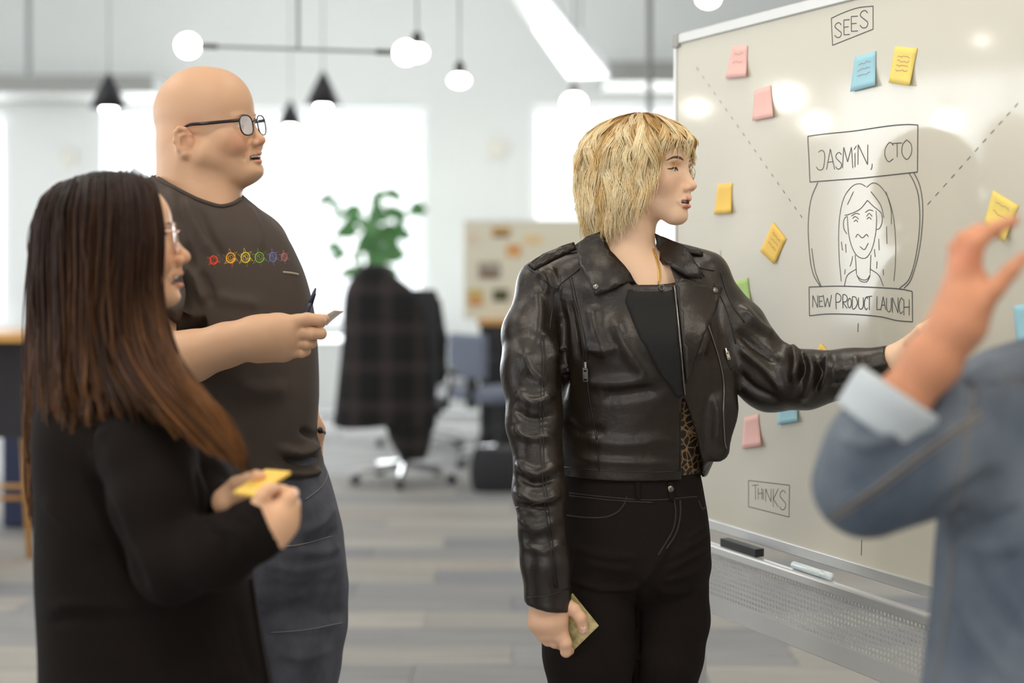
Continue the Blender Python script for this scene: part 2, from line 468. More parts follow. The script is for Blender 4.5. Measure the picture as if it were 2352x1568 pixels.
_l.new(_t.outputs[0], _mx.inputs[1]); _l.new(_g.outputs[0], _mx.inputs[2]); _l.new(_mx.outputs[0], _n['Material Output'].inputs['Surface'])

X0, X1, Y0, Y1, ZC = -7.2, 5.2, -5.2, 13.0, 4.3
def struct(o): o['kind'] = 'structure'; return o
def wall_holes(name, axis, at, thick, a0, a1, holes):
    "a wall with window openings; holes are (a0, a1, z0, z1)"
    mb = MB()
    def put(u0, u1, z0, z1):
        if u1 - u0 < 1e-4 or z1 - z0 < 1e-4: return
        if axis == 'y': mb.box(u0, u1, at, at + thick, z0, z1)
        else: mb.box(at, at + thick, u0, u1, z0, z1)
    cur = a0
    for (h0, h1, z0, z1) in sorted(holes):
        put(cur, h0, 0, ZC); put(h0, h1, 0, z0); put(h0, h1, z1, ZC); cur = h1
    put(cur, a1, 0, ZC)
    return struct(mb.build(name, M_wall))
fl = MB().box(X0, X1, Y0, Y1, -0.12, -0.006).build('floor', mat('carpet_ground', (0.30, 0.30, 0.30), 0.95, noise=((2, 9, 1), 1.0, (0.42, 0.41, 0.40)))); struct(fl)
struct(MB().box(X0, X1, Y0, Y1, ZC, ZC + 0.15).build('ceiling', M_ceil))
bx = lambda px: (px - CX) / F * Y1
bz = lambda py: CAMH - (py - CY) / F * Y1
W2 = (bx(236), bx(979), 0.78, bz(249)); W3 = (bx(1218), bx(1218) + 2.9, 0.95, bz(243)); W1 = (X0 + 0.05, bx(14), 0.78, bz(262))
wall_holes('wall_back', 'y', Y1, 0.22, X0 - 0.2, X1 + 0.2, [W1, W2, W3])
WL = [(-0.9, 2.1, 0.8, 2.9), (4.0, 7.0, 0.8, 2.9), (9.0, 11.8, 0.8, 2.9)]
wall_holes('wall_left', 'x', X0 - 0.22, 0.22, Y0, Y1, WL)
struct(MB().box(X1, X1 + 0.2, Y0, Y1, 0, ZC).build('wall_right', M_wall))
WF = [(-3.9, 0.1, 0.8, 3.1)]
wall_holes('wall_front', 'y', Y0 - 0.22, 0.22, X0 - 0.2, X1 + 0.2, WF)
wi = 0
def window(axis, at, a0, a1, z0, z1, n, inward):
    global wi; wi += 1
    r = bpy.data.objects.new('window_%d' % wi, None); COL.objects.link(r); r['kind'] = 'structure'
    t = 0.05; w = 0.06
    def bb(mb, u0, u1, v0, v1, d0, d1):
        if axis == 'y': mb.box(u0, u1, at + d0, at + d1, v0, v1)
        else: mb.box(at + d0, at + d1, u0, u1, v0, v1)
    fr = MB(); d0, d1 = 0.08, 0.13
    bb(fr, a0, a1, z0, z0 + w, d0, d1); bb(fr, a0, a1, z1 - w, z1, d0, d1); bb(fr, a0, a0 + w, z0 + w, z1 - w, d0, d1); bb(fr, a1 - w, a1, z0 + w, z1 - w, d0, d1)
    fr.build('window_frame', M_white, r)
    for i in range(1, n):
        m = MB(); u = a0 + (a1 - a0) * i / n; bb(m, u - 0.03, u + 0.03, z0 + w, z1 - w, d0, d1); m.build('mullion', M_white, r)
    for i in range(n):
        u0 = a0 + (a1 - a0) * i / n + 0.03; u1 = a0 + (a1 - a0) * (i + 1) / n - 0.03
        g = MB(); bb(g, u0, u1, z0 + w, z1 - w, 0.10, 0.106); g.build('pane', gl, r)
    s = MB(); k = -0.12 if inward < 0 else 0.0
    bb(s, a0 - 0.05, a1 + 0.05, z0 - 0.035, z0, (-0.14 if inward < 0 else 0.08), (0.08 if inward < 0 else 0.36)); s.build('window_sill', M_white, r)
for w in (W1, W2, W3): window('y', Y1, *w, 2, -1)
for w in WL: window('x', X0 - 0.22, *w, 2, 1)
for w in WF: window('y', Y0 - 0.22, *w, 3, 1)

# carpet planks near enough to tell apart
PL_W, PL_L = 0.25, 1.0
cols = [(160, 156, 150), (146, 144, 143), (170, 165, 158), (138, 138, 140), (152, 151, 150), (164, 157, 149)]
M_pl = [mat('carpet_plank_%d' % i, srgb(*c), 0.95, noise=((1.2, 26, 1), 0.75, srgb(*[v * 0.84 for v in c])), bump=[(380, 0.5, 0.002)], spec=0.2) for i, c in enumerate(cols)]
rnd = random.Random(4)
pl_me = []
for m_ in M_pl:
    mb = MB(); g = 0.0015
    mb.box(g, PL_L - g, g, PL_W - g, -0.006, 0.0); me = mesh_from('carpet_plank', mb.v, mb.f); me.materials.append(m_); pl_me.append(me)
y = 3.45; row = 0
while y < 9.2:
    half = 0.40 * y
    x = math.floor(-half - 1.2) + (0, 0.33, 0.66)[row % 3]
    while x < half + 0.3 and x < 4.6:
        o = link('carpet_plank', rnd.choice(pl_me), None, fl); o.location = (x, y, 0); x += PL_L
    y += PL_W; row += 1

# beams and the light trough under the ceiling
def bp(px, py, d): return P(px, py, d)
a = bp(-160, 213, 12.2); b = bp(352, 172, 12.2)
struct(MB().box(X0, b[0], 12.2, 12.98, a[2], b[2]).build('trim_1', M_beam))
a = bp(1392, 188, 12.2); b = bp(1392, 140, 12.2)
struct(MB().box(a[0], X1, 12.2, 12.98, a[2], b[2]).build('trim_2', M_beam))
d1_, d2_ = 12.0, 9.2
tr = thing('light_trough', 'white slanting light trough glowing under the ceiling beside the whiteboard', 'ceiling light', bp(1360, 190, d1_))
A = bp(1352, 178, d1_); B = bp(1195, -30, d2_)
def beam_box(mb, A, B, w, h, lift=0):
    A = np.array(A); B = np.array(B); t = unit(B - A); s = unit(np.cross(t, (0, 0, 1))); u = np.cross(s, t)
    V = []
    for p, ww in ((A, w[0]), (B, w[1])):
        for i, j in ((-1, 0), (1, 0), (1, 1), (-1, 1)): V.append(p + s * ww * i * 0.5 + u * (lift + h * j))
    mb.add(V, [(0, 1, 2, 3), (7, 6, 5, 4), (0, 4, 5, 1), (1, 5, 6, 2), (2, 6, 7, 3), (3, 7, 4, 0)])
m = MB(); beam_box(m, A, B, (0.34, 0.22), 0.10); m.build('housing', M_white, tr)
m = MB(); beam_box(m, A + (B - A) * 0.03, A + (B - A) * 0.62, (0.30, 0.24), 0.008, -0.008); m.build('diffuser', M_led, tr)
for t_ in (0.15, 0.85):
    p = A + (B - A) * t_; MB().tube([p + (0, 0, .09), (p[0], p[1], ZC)], 0.006, 6).build('hanger', M_cord, tr)

# pendant lamps
def cord(name, p, parent, r=0.0035):
    MB().tube([p, (p[0], p[1], ZC)], r, 6).build(name, M_cord, parent)
def cone_pendant(px, py0, py1, w, d, label):
    t = P(px, py0, d); b = P(px, py1, d); R = w / 2 / F * d; h = t[2] - b[2]
    e = thing('cone_pendant', label, 'pendant lamp', b, 'dark cone pendants')
    m = MB(); th = 0.004
    m.lathe([(R, b[2]), (R * 0.14, t[2] - 0.004), (0.012, t[2] + 0.01), (0.004, t[2] + 0.012)][::1] , 28, (b[0], b[1], 0))
    m.v = m.v; o = m.build('lamp_shade', M_dmetal, e, True)
    s = MB(); s.lathe([(0.001, -0.052), (0.03, -0.045), (0.047, -0.02), (0.05, 0.0), (0.045, 0.02), (0.001, 0.022)], 20, (b[0], b[1], b[2] + 0.016)); s.build('bulb', M_bulb, e, True)
    cord('cord', (b[0], b[1], t[2]), e)
cone_pendant(250, 172, 250, 92, 9.0, 'dark cone pendant lamp above the window, leftmost of the three cones')
cone_pendant(742, 168, 243, 88, 9.4, 'dark cone pendant lamp between the bald man and the light bar, larger of its pair')
cone_pendant(667, 234, 290, 68, 11.6, 'small dark cone pendant lamp just beside the bald man\'s glasses')
def globe(mb, c, r, sq=1.0):
    prof = [(max(0.001, r * math.sin(a)), -r * sq * math.cos(a)) for a in np.linspace(0.02, math.pi - 0.02, 14)]
    mb.lathe(prof, 22, c)
# horizontal bar lamp with a globe at each end
d = 6.0
e = thing('bar_pendant', 'thin horizontal bar lamp with a lit globe at each end, over the bald man', 'pendant lamp', P(690, 105, d))
a, b = P(432, 105, d), P(932, 121, d)
MB().tube([a, b], 0.0065, 8).build('bar', M_cord, e)
for g_, s_ in ((a, 1), (b, -1)):
    m = MB(); globe(m, g_, 0.050); m.build('globe', M_bulb, e, True)
    m = MB(); m.tube([g_ + unit(b - a) * s_ * 0.047, g_ + unit(b - a) * s_ * 0.125], 0.011, 10); m.build('socket', M_dmetal, e)
cord('cord', P(685, 113, d), e, 0.008)
def globe_pendant(c, r, label, sq=0.8, grp='small lit globe pendants'):
    e = thing('globe_pendant', label, 'pendant lamp', c, grp)
    m = MB(); globe(m, c, r, sq); m.build('globe', M_bulb, e, True)
    m = MB(); m.lathe([(0.026, 0), (0.026, 0.05), (0.012, 0.068)], 14, (c[0], c[1], c[2] + r * sq * 0.9)); m.build('socket', M_dmetal, e)
    cord('cord', (c[0], c[1], c[2] + r * sq + 0.05), e, 0.005)
globe_pendant(P(958, 121, 7.2), 0.052, 'lit globe pendant half behind the end of the bar lamp')
globe_pendant(P(1055, 185, 7.2), 0.052, 'lone lit globe pendant over the pinboard, lowest in the middle', 0.65)
globe_pendant(P(1318, 236, 9.5), 0.075, 'lit globe pendant in front of the window near the blond hair')
globe_pendant(P(1627, -4, 6.5), 0.05, 'lit globe pendant at the top edge above the whiteboard corner')
e = thing('ceiling_rod', 'thin grey rod hanging from the ceiling beside the whiteboard', 'rod', P(1492, 300, 8.5))
MB().tube([P(1492, 330, 8.5), (P(1492, 300, 8.5)[0], 8.5, ZC)], 0.018, 8).build('rod', M_cord, e)
m = MB(); globe(m, P(1492, 345, 8.5), 0.05); m.build('globe', M_bulb, e, True)
e = thing('ceiling_rod', 'thin grey rod hanging in the top corner over the dark-haired woman', 'rod', P(66, 170, 11))
MB().tube([P(66, 172, 11), (P(66, 172, 11)[0], 11, ZC)], 0.02, 8).build('rod', M_cord, e)
# panel lamps added out of view to brighten the group
for i, (x, y, w) in enumerate(((-1.2, 1.3, 110), (0.35, 3.2, 60), (-2.6, 3.6, 90), (1.5, 0.5, 170))):
    e = thing('added_panel_lamp', ['added flat panel lamp above the camera, out of view', 'added flat panel lamp above the whiteboard, out of view', 'added flat panel lamp behind the dark-haired woman, out of view', 'added flat panel lamp over the denim jacket, out of view'][i], 'ceiling light', (x, y, 3.5))
    MB().box(x - 0.5, x + 0.5, y - 0.5, y + 0.5, 3.50, 3.55).build('housing', M_white, e)
    MB().box(x - 0.46, x + 0.46, y - 0.46, y + 0.46, 3.492, 3.499).build('diffuser', M_led, e)
    for sx in (-0.4, 0.4): MB().tube([(x + sx, y, 3.55), (x + sx, y, ZC)], 0.004, 6).build('hanger', M_cord, e)
    lo = area('added_panel_light', (x, y, 3.48), (0, 0, 0), 0.92, 0.92, w, (1.0, 0.88, 0.72)); lo.parent = e; lo.matrix_parent_inverse = e.matrix_basis.inverted()
# ------------------------------------------------------------------ whiteboard
BA = np.array([(1553 - CX) / F * 3.613, 3.613]); BD = unit([0.5035, -1.056]); BN = np.array([-BD[1], BD[0]]) * -1.0
BN = BN if BN[1] < 0 else -BN                     # towards the camera
BD3 = np.array([BD[0], BD[1], 0]); BN3 = np.array([BN[0], BN[1], 0]); BZ0, BZ1, BL = 0.770, 1.970, 1.56
def on_board(px, py, off=0.0):
    r = np.array([(px - CX) / F, 1.0, -(py - CY) / F]); o = np.array([BA[0], BA[1], 0]) + BN3 * off
    t = (o @ BN3) / (r @ BN3); return r * t + np.array([0, 0, CAMH])
def bpt(s, z, off=0.0): return np.array([BA[0], BA[1], 0]) + BD3 * s + BN3 * off + np.array([0, 0, z])
BM = np.eye(4); BM[:3, 0] = BD3; BM[:3, 1] = -BN3; BM[:3, 2] = (0, 0, 1); BM[:3, 3] = (BA[0], BA[1], 0)      # local: along, behind, up
M_board = mat('whiteboard_enamel', srgb(214, 209, 193), 0.4, coat=1.0, coat_rough=0.075, spec=0.4, noise=(1.3, 0.35, srgb(206, 203, 190)))
M_alu = mat('aluminium', (0.62, 0.62, 0.61), 0.38, 0.55)
M_perf = mat('grey_powder_coat', (0.50, 0.50, 0.49), 0.45)
M_ink = mat('marker_ink', (0.085, 0.085, 0.08), 0.6)
wb = thing('whiteboard', 'large rolling whiteboard covered in marker drawing and sticky notes', 'whiteboard', (BA[0] + BD[0] * BL / 2, BA[1] + BD[1] * BL / 2, 0))
MB().box(0.004, BL - 0.004, 0.0, 0.016, BZ0 + 0.004, BZ1 - 0.004, BM).build('board_panel', M_board, wb)
for nm, b in (('frame_rail', (0, BL, -0.006, 0.022, BZ1 - 0.012, BZ1 + 0.014)), ('frame_rail', (0, BL, -0.006, 0.022, BZ0 - 0.014, BZ0 + 0.012)),
              ('frame_stile', (-0.008, 0.006, -0.004, 0.022, BZ0 - 0.012, BZ1 + 0.012)), ('frame_stile', (BL - 0.006, BL + 0.008, -0.004, 0.022, BZ0 - 0.012, BZ1 + 0.012))):
    MB().box(*b, BM).build(nm, M_alu, wb, bevel=0.003)
for s in (-0.008, BL - 0.02):
    MB().box(s, s + 0.028, -0.009, 0.024, BZ1 - 0.02, BZ1 + 0.017, BM).build('corner_cap', mat('grey_plastic', (0.35, 0.35, 0.34), 0.5), wb, bevel=0.003)
# stand: posts, feet, casters, storage tray with perforated front
for s in (0.03, BL - 0.10):
    MB().box(s - 0.02, s + 0.02, 0.024, 0.06, 0.08, BZ1 - 0.1, BM).build('post', M_alu, wb, bevel=0.004)
    MB().box(s - 0.02, s + 0.02, -0.24, 0.32, 0.075, 0.105, BM).build('foot', M_alu, wb, bevel=0.004)
    for q in (-0.21, 0.29):
        c = (np.array([s, q, 0.037, 1]) @ BM.T)[:3]
        m = MB(); m.tube([c - BD3 * 0.012, c + BD3 * 0.012], 0.036, 16); m.build('caster', M_black, wb)
TZ = 0.742; ty = -0.05
MB().box(0.03, BL - 0.02, ty - 0.012, ty + 0.010, TZ - 0.024, TZ, BM).build('tray_rail', M_alu, wb, bevel=0.005)
MB().box(0.03, BL - 0.02, ty - 0.004, ty + 0.0, TZ - 0.165, TZ - 0.125, BM).build('tray_lip', M_perf, wb)
MB().box(0.03, BL - 0.02, ty, 0.024, TZ - 0.168, TZ - 0.162, BM).build('tray_floor', M_perf, wb)
m = MB(); pit = 0.0112; nx = int((BL - 0.05) / pit); nz = 9; hr = 0.0040
for i in range(nx):
    for j in range(nz):
        cx_ = 0.03 + (i + 0.5) * pit; cz_ = TZ - 0.024 - (j + 0.5) * pit; h2 = pit / 2
        out = [(1, 0), (1, 1), (0, 1), (-1, 1), (-1, 0), (-1, -1), (0, -1), (1, -1)]
        V = [(cx_ + o[0] * h2, ty, cz_ + o[1] * h2) for o in out]
        ofs = (0.5 * pit if i % 2 else 0)
        V += [(cx_ + hr * math.cos(k * math.pi / 4), ty, cz_ + hr * math.sin(k * math.pi / 4)) for k in range(8)]
        V = np.array(V) @ BM[:3, :3].T + BM[:3, 3]
        m.add(V, [(k, (k + 1) % 8, 8 + (k + 1) % 8, 8 + k) for k in range(8)])
o = m.build('perforated_panel', M_perf, wb); sm = o.modifiers.new('solid', 'SOLIDIFY'); sm.thickness = 0.0012
def stroke_mesh(mb, line, w=3.0, sp=6, off=0.0006):
    "a marker stroke on the board; w is its width in millimetres"
    p2 = np.asarray(line, float); p2 = spline(p2, sp) if sp else p2
    pts = np.array([on_board(x, y, off) for x, y in p2]); n = len(pts)
    t = np.gradient(pts, axis=0); t /= np.maximum(1e-9, np.linalg.norm(t, axis=1))[:, None]; s = np.cross(t, BN3) * (w * 0.0004)
    V = np.vstack([pts + s, pts - s]); mb.add(V, [(i, i + 1, n + i + 1, n + i) for i in range(n - 1)])
def strokes(name, lines, w=3.0, sp=6, label=None):
    for l in lines:
        mb = MB(); stroke_mesh(mb, l, w, sp); mb.build(name, M_ink, wb)
def letters(spec):
    "polylines given inside boxes (x0, y0, x1, y1) with skew"
    G = {'S': [[(.9, .15), (.6, 0), (.2, .1), (.1, .3), (.5, .5), (.9, .7), (.75, .95), (.35, 1), (.05, .85)]],
         'E': [[(.9, 0), (.1, .03), (.12, 1), (.9, .97)], [(.12, .5), (.75, .47)]],
         'J': [[(.3, .1), (.6, 0), (.85, .15), (.85, .6), (.7, .95), (.35, 1), (.1, .85)]],
         'A': [[(.05, 1), (.45, 0), (.9, 1)], [(.2, .65), (.75, .62)]],
         'M': [[(.02, 1), (.15, 0), (.5, .7), (.85, 0), (.98, 1)]],
         'I': [[(.5, .0), (.5, 1)]], 'Í': [[(.5, .25), (.5, 1)], [(.3, .08), (.8, -.12)]],
         'N': [[(.08, 1), (.1, 0), (.9, 1), (.92, 0)]], ',': [[(.6, .8), (.5, 1.1), (.3, 1.25)]],
         'C': [[(.92, .15), (.55, 0), (.15, .3), (.1, .7), (.45, 1), (.9, .85)]],
         'T': [[(.02, .05), (.98, 0)], [(.5, .02), (.5, 1)]], 'O': [[(.5, 0), (.15, .25), (.1, .7), (.5, 1), (.88, .7), (.88, .25), (.5, 0)]],
         'W': [[(.02, 0), (.25, 1), (.5, .25), (.75, 1), (.98, 0)]], 'P': [[(.15, 1), (.12, 0), (.7, .02), (.9, .25), (.65, .5), (.15, .52)]],
         'R': [[(.15, 1), (.12, 0), (.7, .02), (.9, .25), (.65, .5), (.15, .52), (.9, 1)]], 'D': [[(.12, 0), (.12, 1), (.6, .95), (.92, .5), (.6, .05), (.12, 0)]],
         'U': [[(.1, 0), (.12, .75), (.5, 1), (.88, .75), (.9, 0)]], 'L': [[(.2, 0), (.15, 1), (.9, .98)]],
         'H': [[(.12, 0), (.12, 1)], [(.88, 0), (.88, 1)], [(.12, .5), (.88, .48)]], 'K': [[(.12, 0), (.12, 1)], [(.9, 0), (.15, .55), (.9, 1)]]}
    out = []
    for ch, x0, y0, x1, y1 in spec:
        for l in G[ch]:
            out.append(([(x0 + u * (x1 - x0), y0 + v * (y1 - y0)) for u, v in l], ch in 'SJCOUPRD,'))
    return out
def lettering(name, spec, w):
    for sp_ in spec:
        mb = MB()
        for l, cur in letters([sp_]): stroke_mesh(mb, l, w, 5 if cur else 2) if cur else [stroke_mesh(mb, l[i:i + 2], w, 1) for i in range(len(l) - 1)]
        mb.build(name, M_ink, wb)
poly = lambda *p: [[p[i], p[i + 1]] for i in range(len(p) - 1)]
strokes('box_line', poly((1909, 42), (1912, 104), (2005, 67), (2005, 14)) + [[(2005, 14), (1970, 18), (1935, 30), (1909, 42)]], 2.6)
lettering('letter', [('S', 1916, 52, 1934, 86), ('E', 1936, 45, 1953, 80), ('E', 1953, 37, 1972, 72), ('S', 1974, 24, 1995, 64)], 2.6)
strokes('box_line', [[(1855, 313), (1890, 308), (1960, 301), (2035, 290), (2080, 286), (2108, 287)]] + poly((2108, 287), (2107, 395)) + poly((2107, 395), (1980, 409), (1860, 418)) + poly((1855, 313), (1858, 370), (1860, 418)), 3.0)
lettering('letter', [('J', 1872, 345, 1897, 390), ('A', 1897, 342, 1919, 389), ('S', 1918, 350, 1934, 388), ('M', 1934, 338, 1959, 386), ('Í', 1958, 340, 1969, 384), ('N', 1968, 332, 1995, 378), (',', 1996, 350, 2008, 382), ('C', 2030, 327, 2054, 371), ('T', 2049, 328, 2072, 361), ('O', 2069, 321, 2096, 366)], 2.4)
strokes('oval_line', [[(1878, 419), (1862, 460), (1856, 520), (1860, 590), (1868, 630), (1884, 658)], [(1886, 658), (1872, 622), (1864, 570)],
    [(2087, 396), (2100, 420), (2110, 455), (2112, 520), (2103, 590), (2088, 640), (2066, 662)], [(2098, 395), (2112, 425), (2119, 470), (2117, 530), (2108, 590), (2092, 642), (2076, 662)]], 2.8)
strokes('portrait_line', [
    [(1932, 646), (1927, 590), (1926, 530), (1930, 485), (1940, 450), (1958, 427), (1975, 422), (1988, 428)], [(1990, 430), (2005, 420), (2022, 428), (2040, 455), (2052, 500), (2057, 560), (2056, 610), (2053, 645)],
    [(1992, 460), (1975, 480), (1950, 492), (1940, 494)], [(1992, 460), (2004, 472), (2014, 480)],
    [(1945, 496), (1938, 505), (1938, 525), (1945, 537)], [(2014, 480), (2024, 490), (2026, 508), (2020, 524), (2012, 527)],
    [(1946, 497), (1948, 530), (1954, 560), (1964, 582), (1976, 592), (1990, 591), (2003, 570), (2011, 535), (2013, 505), (2012, 484)],
    [(1958, 502), (1964, 497), (1972, 503)], [(1990, 497), (1996, 490), (2003, 497)], [(1961, 509), (1966, 505), (1970, 510)], [(1991, 503), (1996, 499), (2001, 504)],
    [(1955, 496), (1965, 490), (1974, 492)], [(1987, 488), (1996, 482), (2005, 484)],
    [(1965, 545), (1970, 538), (1980, 546), (1990, 538), (1994, 544)], [(1975, 566), (1985, 573), (1994, 558)],
    [(1964, 585), (1967, 630)], [(2000, 585), (1998, 628)], [(1969, 634), (1976, 645), (1990, 647), (1998, 634)], [(1967, 632), (1977, 641), (1990, 642), (1999, 630)],
    [(1939, 657), (1946, 632), (1966, 618)], [(1999, 618), (2018, 632), (2029, 657)], [(1958, 588), (1956, 600), (1952, 612)], [(1942, 560), (1943, 580)], [(1932, 555), (1935, 575)],
    [(2036, 520), (2037, 560)], [(2018, 548), (2019, 575)], [(2008, 572), (2010, 590)], [(2014, 600), (2013, 617)], [(1941, 618), (1940, 630)], [(2028, 618), (2029, 632)], [(2000, 440), (2022, 470), (2030, 500)], [(1960, 440), (1946, 470)], [(2035, 440), (2046, 480), (2047, 515)]], 2.1)
strokes('box_line', poly((1858, 659), (1859, 725)) + [[(1858, 659), (1930, 657), (2030, 661), (2070, 664), (2095, 669)], [(1859, 725), (1900, 721), (1960, 722), (2020, 727), (2060, 736), (2096, 739)]] + poly((2095, 669), (2096, 739)), 3.0)
lettering('letter', [('N', 1865, 678, 1879, 706), ('E', 1880, 680, 1892, 704), ('W', 1890, 677, 1910, 705), ('P', 1918, 676, 1933, 710), ('R', 1934, 678, 1947, 708), ('O', 1946, 684, 1956, 707), ('D', 1956, 681, 1970, 708), ('U', 1970, 683, 1984, 710), ('C', 1984, 682, 1994, 711), ('T', 1990, 680, 2003, 712),
    ('L', 2012, 680, 2023, 711), ('A', 2022, 681, 2036, 712), ('U', 2035, 684, 2048, 716), ('N', 2048, 683, 2064, 718), ('C', 2064, 684, 2075, 720), ('H', 2074, 687, 2090, 724)], 2.5)
strokes('box_line', poly((1719, 1103), (1719, 1163)) + poly((1719, 1103), (1813, 1114)) + poly((1813, 1114), (1812, 1187)) + poly((1719, 1163), (1812, 1187)), 2.2)
lettering('letter', [('T', 1727, 1113, 1743, 1148), ('H', 1740, 1120, 1751, 1146), ('I', 1750, 1124, 1756, 1148), ('N', 1757, 1122, 1772, 1152), ('K', 1774, 1122, 1789, 1164), ('S', 1790, 1126, 1806, 1170)], 2.0)
dash = []
for x in np.linspace(1600, 1838, 19): y = 155 + (x - 1600) * 1.42; dash.append([(x, y), (x + 4, y + 7)])
for x in np.linspace(2130, 2330, 12): y = 470 - (x - 2130) * 1.12; dash.append([(x, y), (x + 8, y - 9)])
dash += [[(1971, 742), (1970, 762)], [(1970, 805), (1970, 830)], [(1979, 1240), (1978, 1275)], [(1655, 575), (1657, 640)]]
strokes('dash', dash, 2.2, 1)
MB().box(0.28, 0.42, ty - 0.004, ty + 0.02, TZ, TZ + 0.018, BM).build('eraser', M_black)
er = bpy.data.objects['eraser']; tag(er, 'black board eraser lying on the tray under the whiteboard', 'eraser')
m = MB(); c = bpt(0.55, TZ + 0.008, 0.045); m.tube([c, c + BD3 * 0.10], 0.008, 10); m.tube([c + BD3 * 0.10, c + BD3 * 0.13], 0.0085, 10)
tag(m.build('marker_pen', mat('white_marker', (0.75, 0.85, 0.88), 0.3), None, True), 'pale marker pen lying on the tray under the whiteboard', 'marker')
# sticky notes: corners (top-left, top-right, bottom-right, bottom-left) as seen
NOTE = {'pink': srgb(240, 190, 182), 'blue': srgb(160, 208, 222), 'yellow': srgb(245, 218, 118), 'amber': srgb(246, 205, 100), 'green': srgb(180, 214, 130)}
M_note = {k: mat('note_' + k, v, 0.7) for k, v in NOTE.items()}
def note(col, c, label, curl=0.012, scribble=0):
    c = [np.array(q, float) for q in c]; n = 6; V = []; th = 0.0008
    for i in range(n + 1):
        for j in range(n + 1):
            u, v = j / n, i / n
            q = (c[0] * (1 - u) + c[1] * u) * (1 - v) + (c[3] * (1 - u) + c[2] * u) * v
            V.append(on_board(q[0], q[1], 0.0012 + curl * max(0, v - 0.25) ** 2 * (0.7 + 0.5 * u)))
    V = np.array(V); V2 = V + BN3 * th; m = len(V); k = n + 1
    Fc = []
    for i in range(n):
        for j in range(n):
            a = i * k + j; Fc.append((a, a + k, a + k + 1, a + 1)); Fc.append((m + a, m + a + 1, m + a + k + 1, m + a + k))
    bd = [(i, i + 1) for i in range(n)] + [(i * k + n, (i + 1) * k + n) for i in range(n)] + [(n * k + i + 1, n * k + i) for i in range(n)] + [((i + 1) * k, i * k) for i in range(n)]
    for a, b in bd: Fc.append((a, b, b + m, a + m))
    o = link('sticky_note', mesh_from('sticky_note', np.vstack([V, V2]), Fc, True), M_note[col]); tag(o, label, 'sticky note', 'sticky notes on the whiteboard')
    if scribble:
        mb = MB(); r = random.Random(int(c[0][0]))
        for s in range(scribble):
            v = 0.25 + 0.5 * s / max(1, scribble); l = []
            for u in np.linspace(0.2, 0.75, 9):
                vv = v + r.uniform(-.03, .03); q = (c[0] * (1 - u) + c[1] * u) * (1 - vv) + (c[3] * (1 - u) + c[2] * u) * vv
                l.append(q)
            pts = np.array([on_board(x, y, 0.0012 + th + 0.0006 + curl * max(0, v - 0.22) ** 2 * 1.2) for x, y in spline(l, 3)]); t = np.gradient(pts, axis=0); t /= np.linalg.norm(t, axis=1)[:, None]; sd = np.cross(t, BN3) * 0.0006; nn = len(pts)
            mb.add(np.vstack([pts + sd, pts - sd]), [(i, i + 1, nn + i + 1, nn + i) for i in range(nn - 1)])
        mb.build('scribble', mat('faint_ink', tuple(x * 0.55 for x in NOTE[col]), 0.8), o)
note('pink', [(1683, 106), (1717, 104), (1714, 176), (1666, 181)], 'pink sticky note highest on the whiteboard, above the other pink one', scribble=2)
note('pink', [(1734, 207), (1770, 196), (1776, 268), (1728, 278)], 'pink sticky note beside the bright lamp reflection')
note('blue', [(1964, 131), (2012, 117), (2010, 196), (1953, 211)], 'blue sticky note under the boxed word at the top, next to a yellow one', scribble=3)
note('yellow', [(2056, 106), (2107, 111), (2089, 198), (2041, 190)], 'yellow sticky note at the top beside the blue one', scribble=4)
note('amber', [(1649, 423), (1682, 420), (1679, 489), (1640, 493)], 'yellow sticky note upright in front of the blond woman\'s face')
note('amber', [(1776, 510), (1806, 549), (1778, 607), (1746, 577)], 'yellow sticky note turned like a diamond left of the portrait drawing', 0.006, 3)
note('yellow', [(2281, 437), (2340, 472), (2306, 557), (2260, 512)], 'tilted yellow sticky note behind the raised hand', 0.02, 2)
note('green', [(1680, 650), (1718, 637), (1724, 702), (1686, 722)], 'green sticky note above the leather shoulder', 0.01)
note('amber', [(1886, 788), (1918, 826), (1890, 868), (1860, 828)], 'yellow sticky note half hidden behind the outstretched leather sleeve', 0.006)
note('blue', [(1790, 915), (1832, 910), (1831, 968), (1785, 976)], 'blue sticky note peeking out under the leather sleeve')
note('pink', [(1710, 958), (1742, 950), (1748, 1024), (1704, 1031)], 'pink sticky note low on the board above the boxed word')
note('blue', [(2328, 703), (2385, 690), (2390, 775), (2336, 793)], 'blue sticky note cut by the edge beyond the raised hand')
# the lamps whose reflections show in the board
cam_p = np.array([0, 0, CAMH])
for i, (px, py, t, r) in enumerate(((1600, 247, 5.6, 0.045), (1808, 222, 5.0, 0.065), (1874, 282, 5.3, 0.055), (2177, 278, 5.0, 0.050), (2256, 92, 4.2, 0.022))):
    q = on_board(px, py); v = unit(q - cam_p); rr = v - 2 * (v @ BN3) * BN3; c = q + rr * t
    globe_pendant(c, r, ['frosted globe pendant far along the window side', 'largest frosted globe pendant on the window side', 'frosted globe pendant next to the largest one', 'frosted globe pendant nearest the dark-haired woman', 'smallest frosted globe pendant on the window side'][i], 1.0, 'frosted globe pendants on the window side')
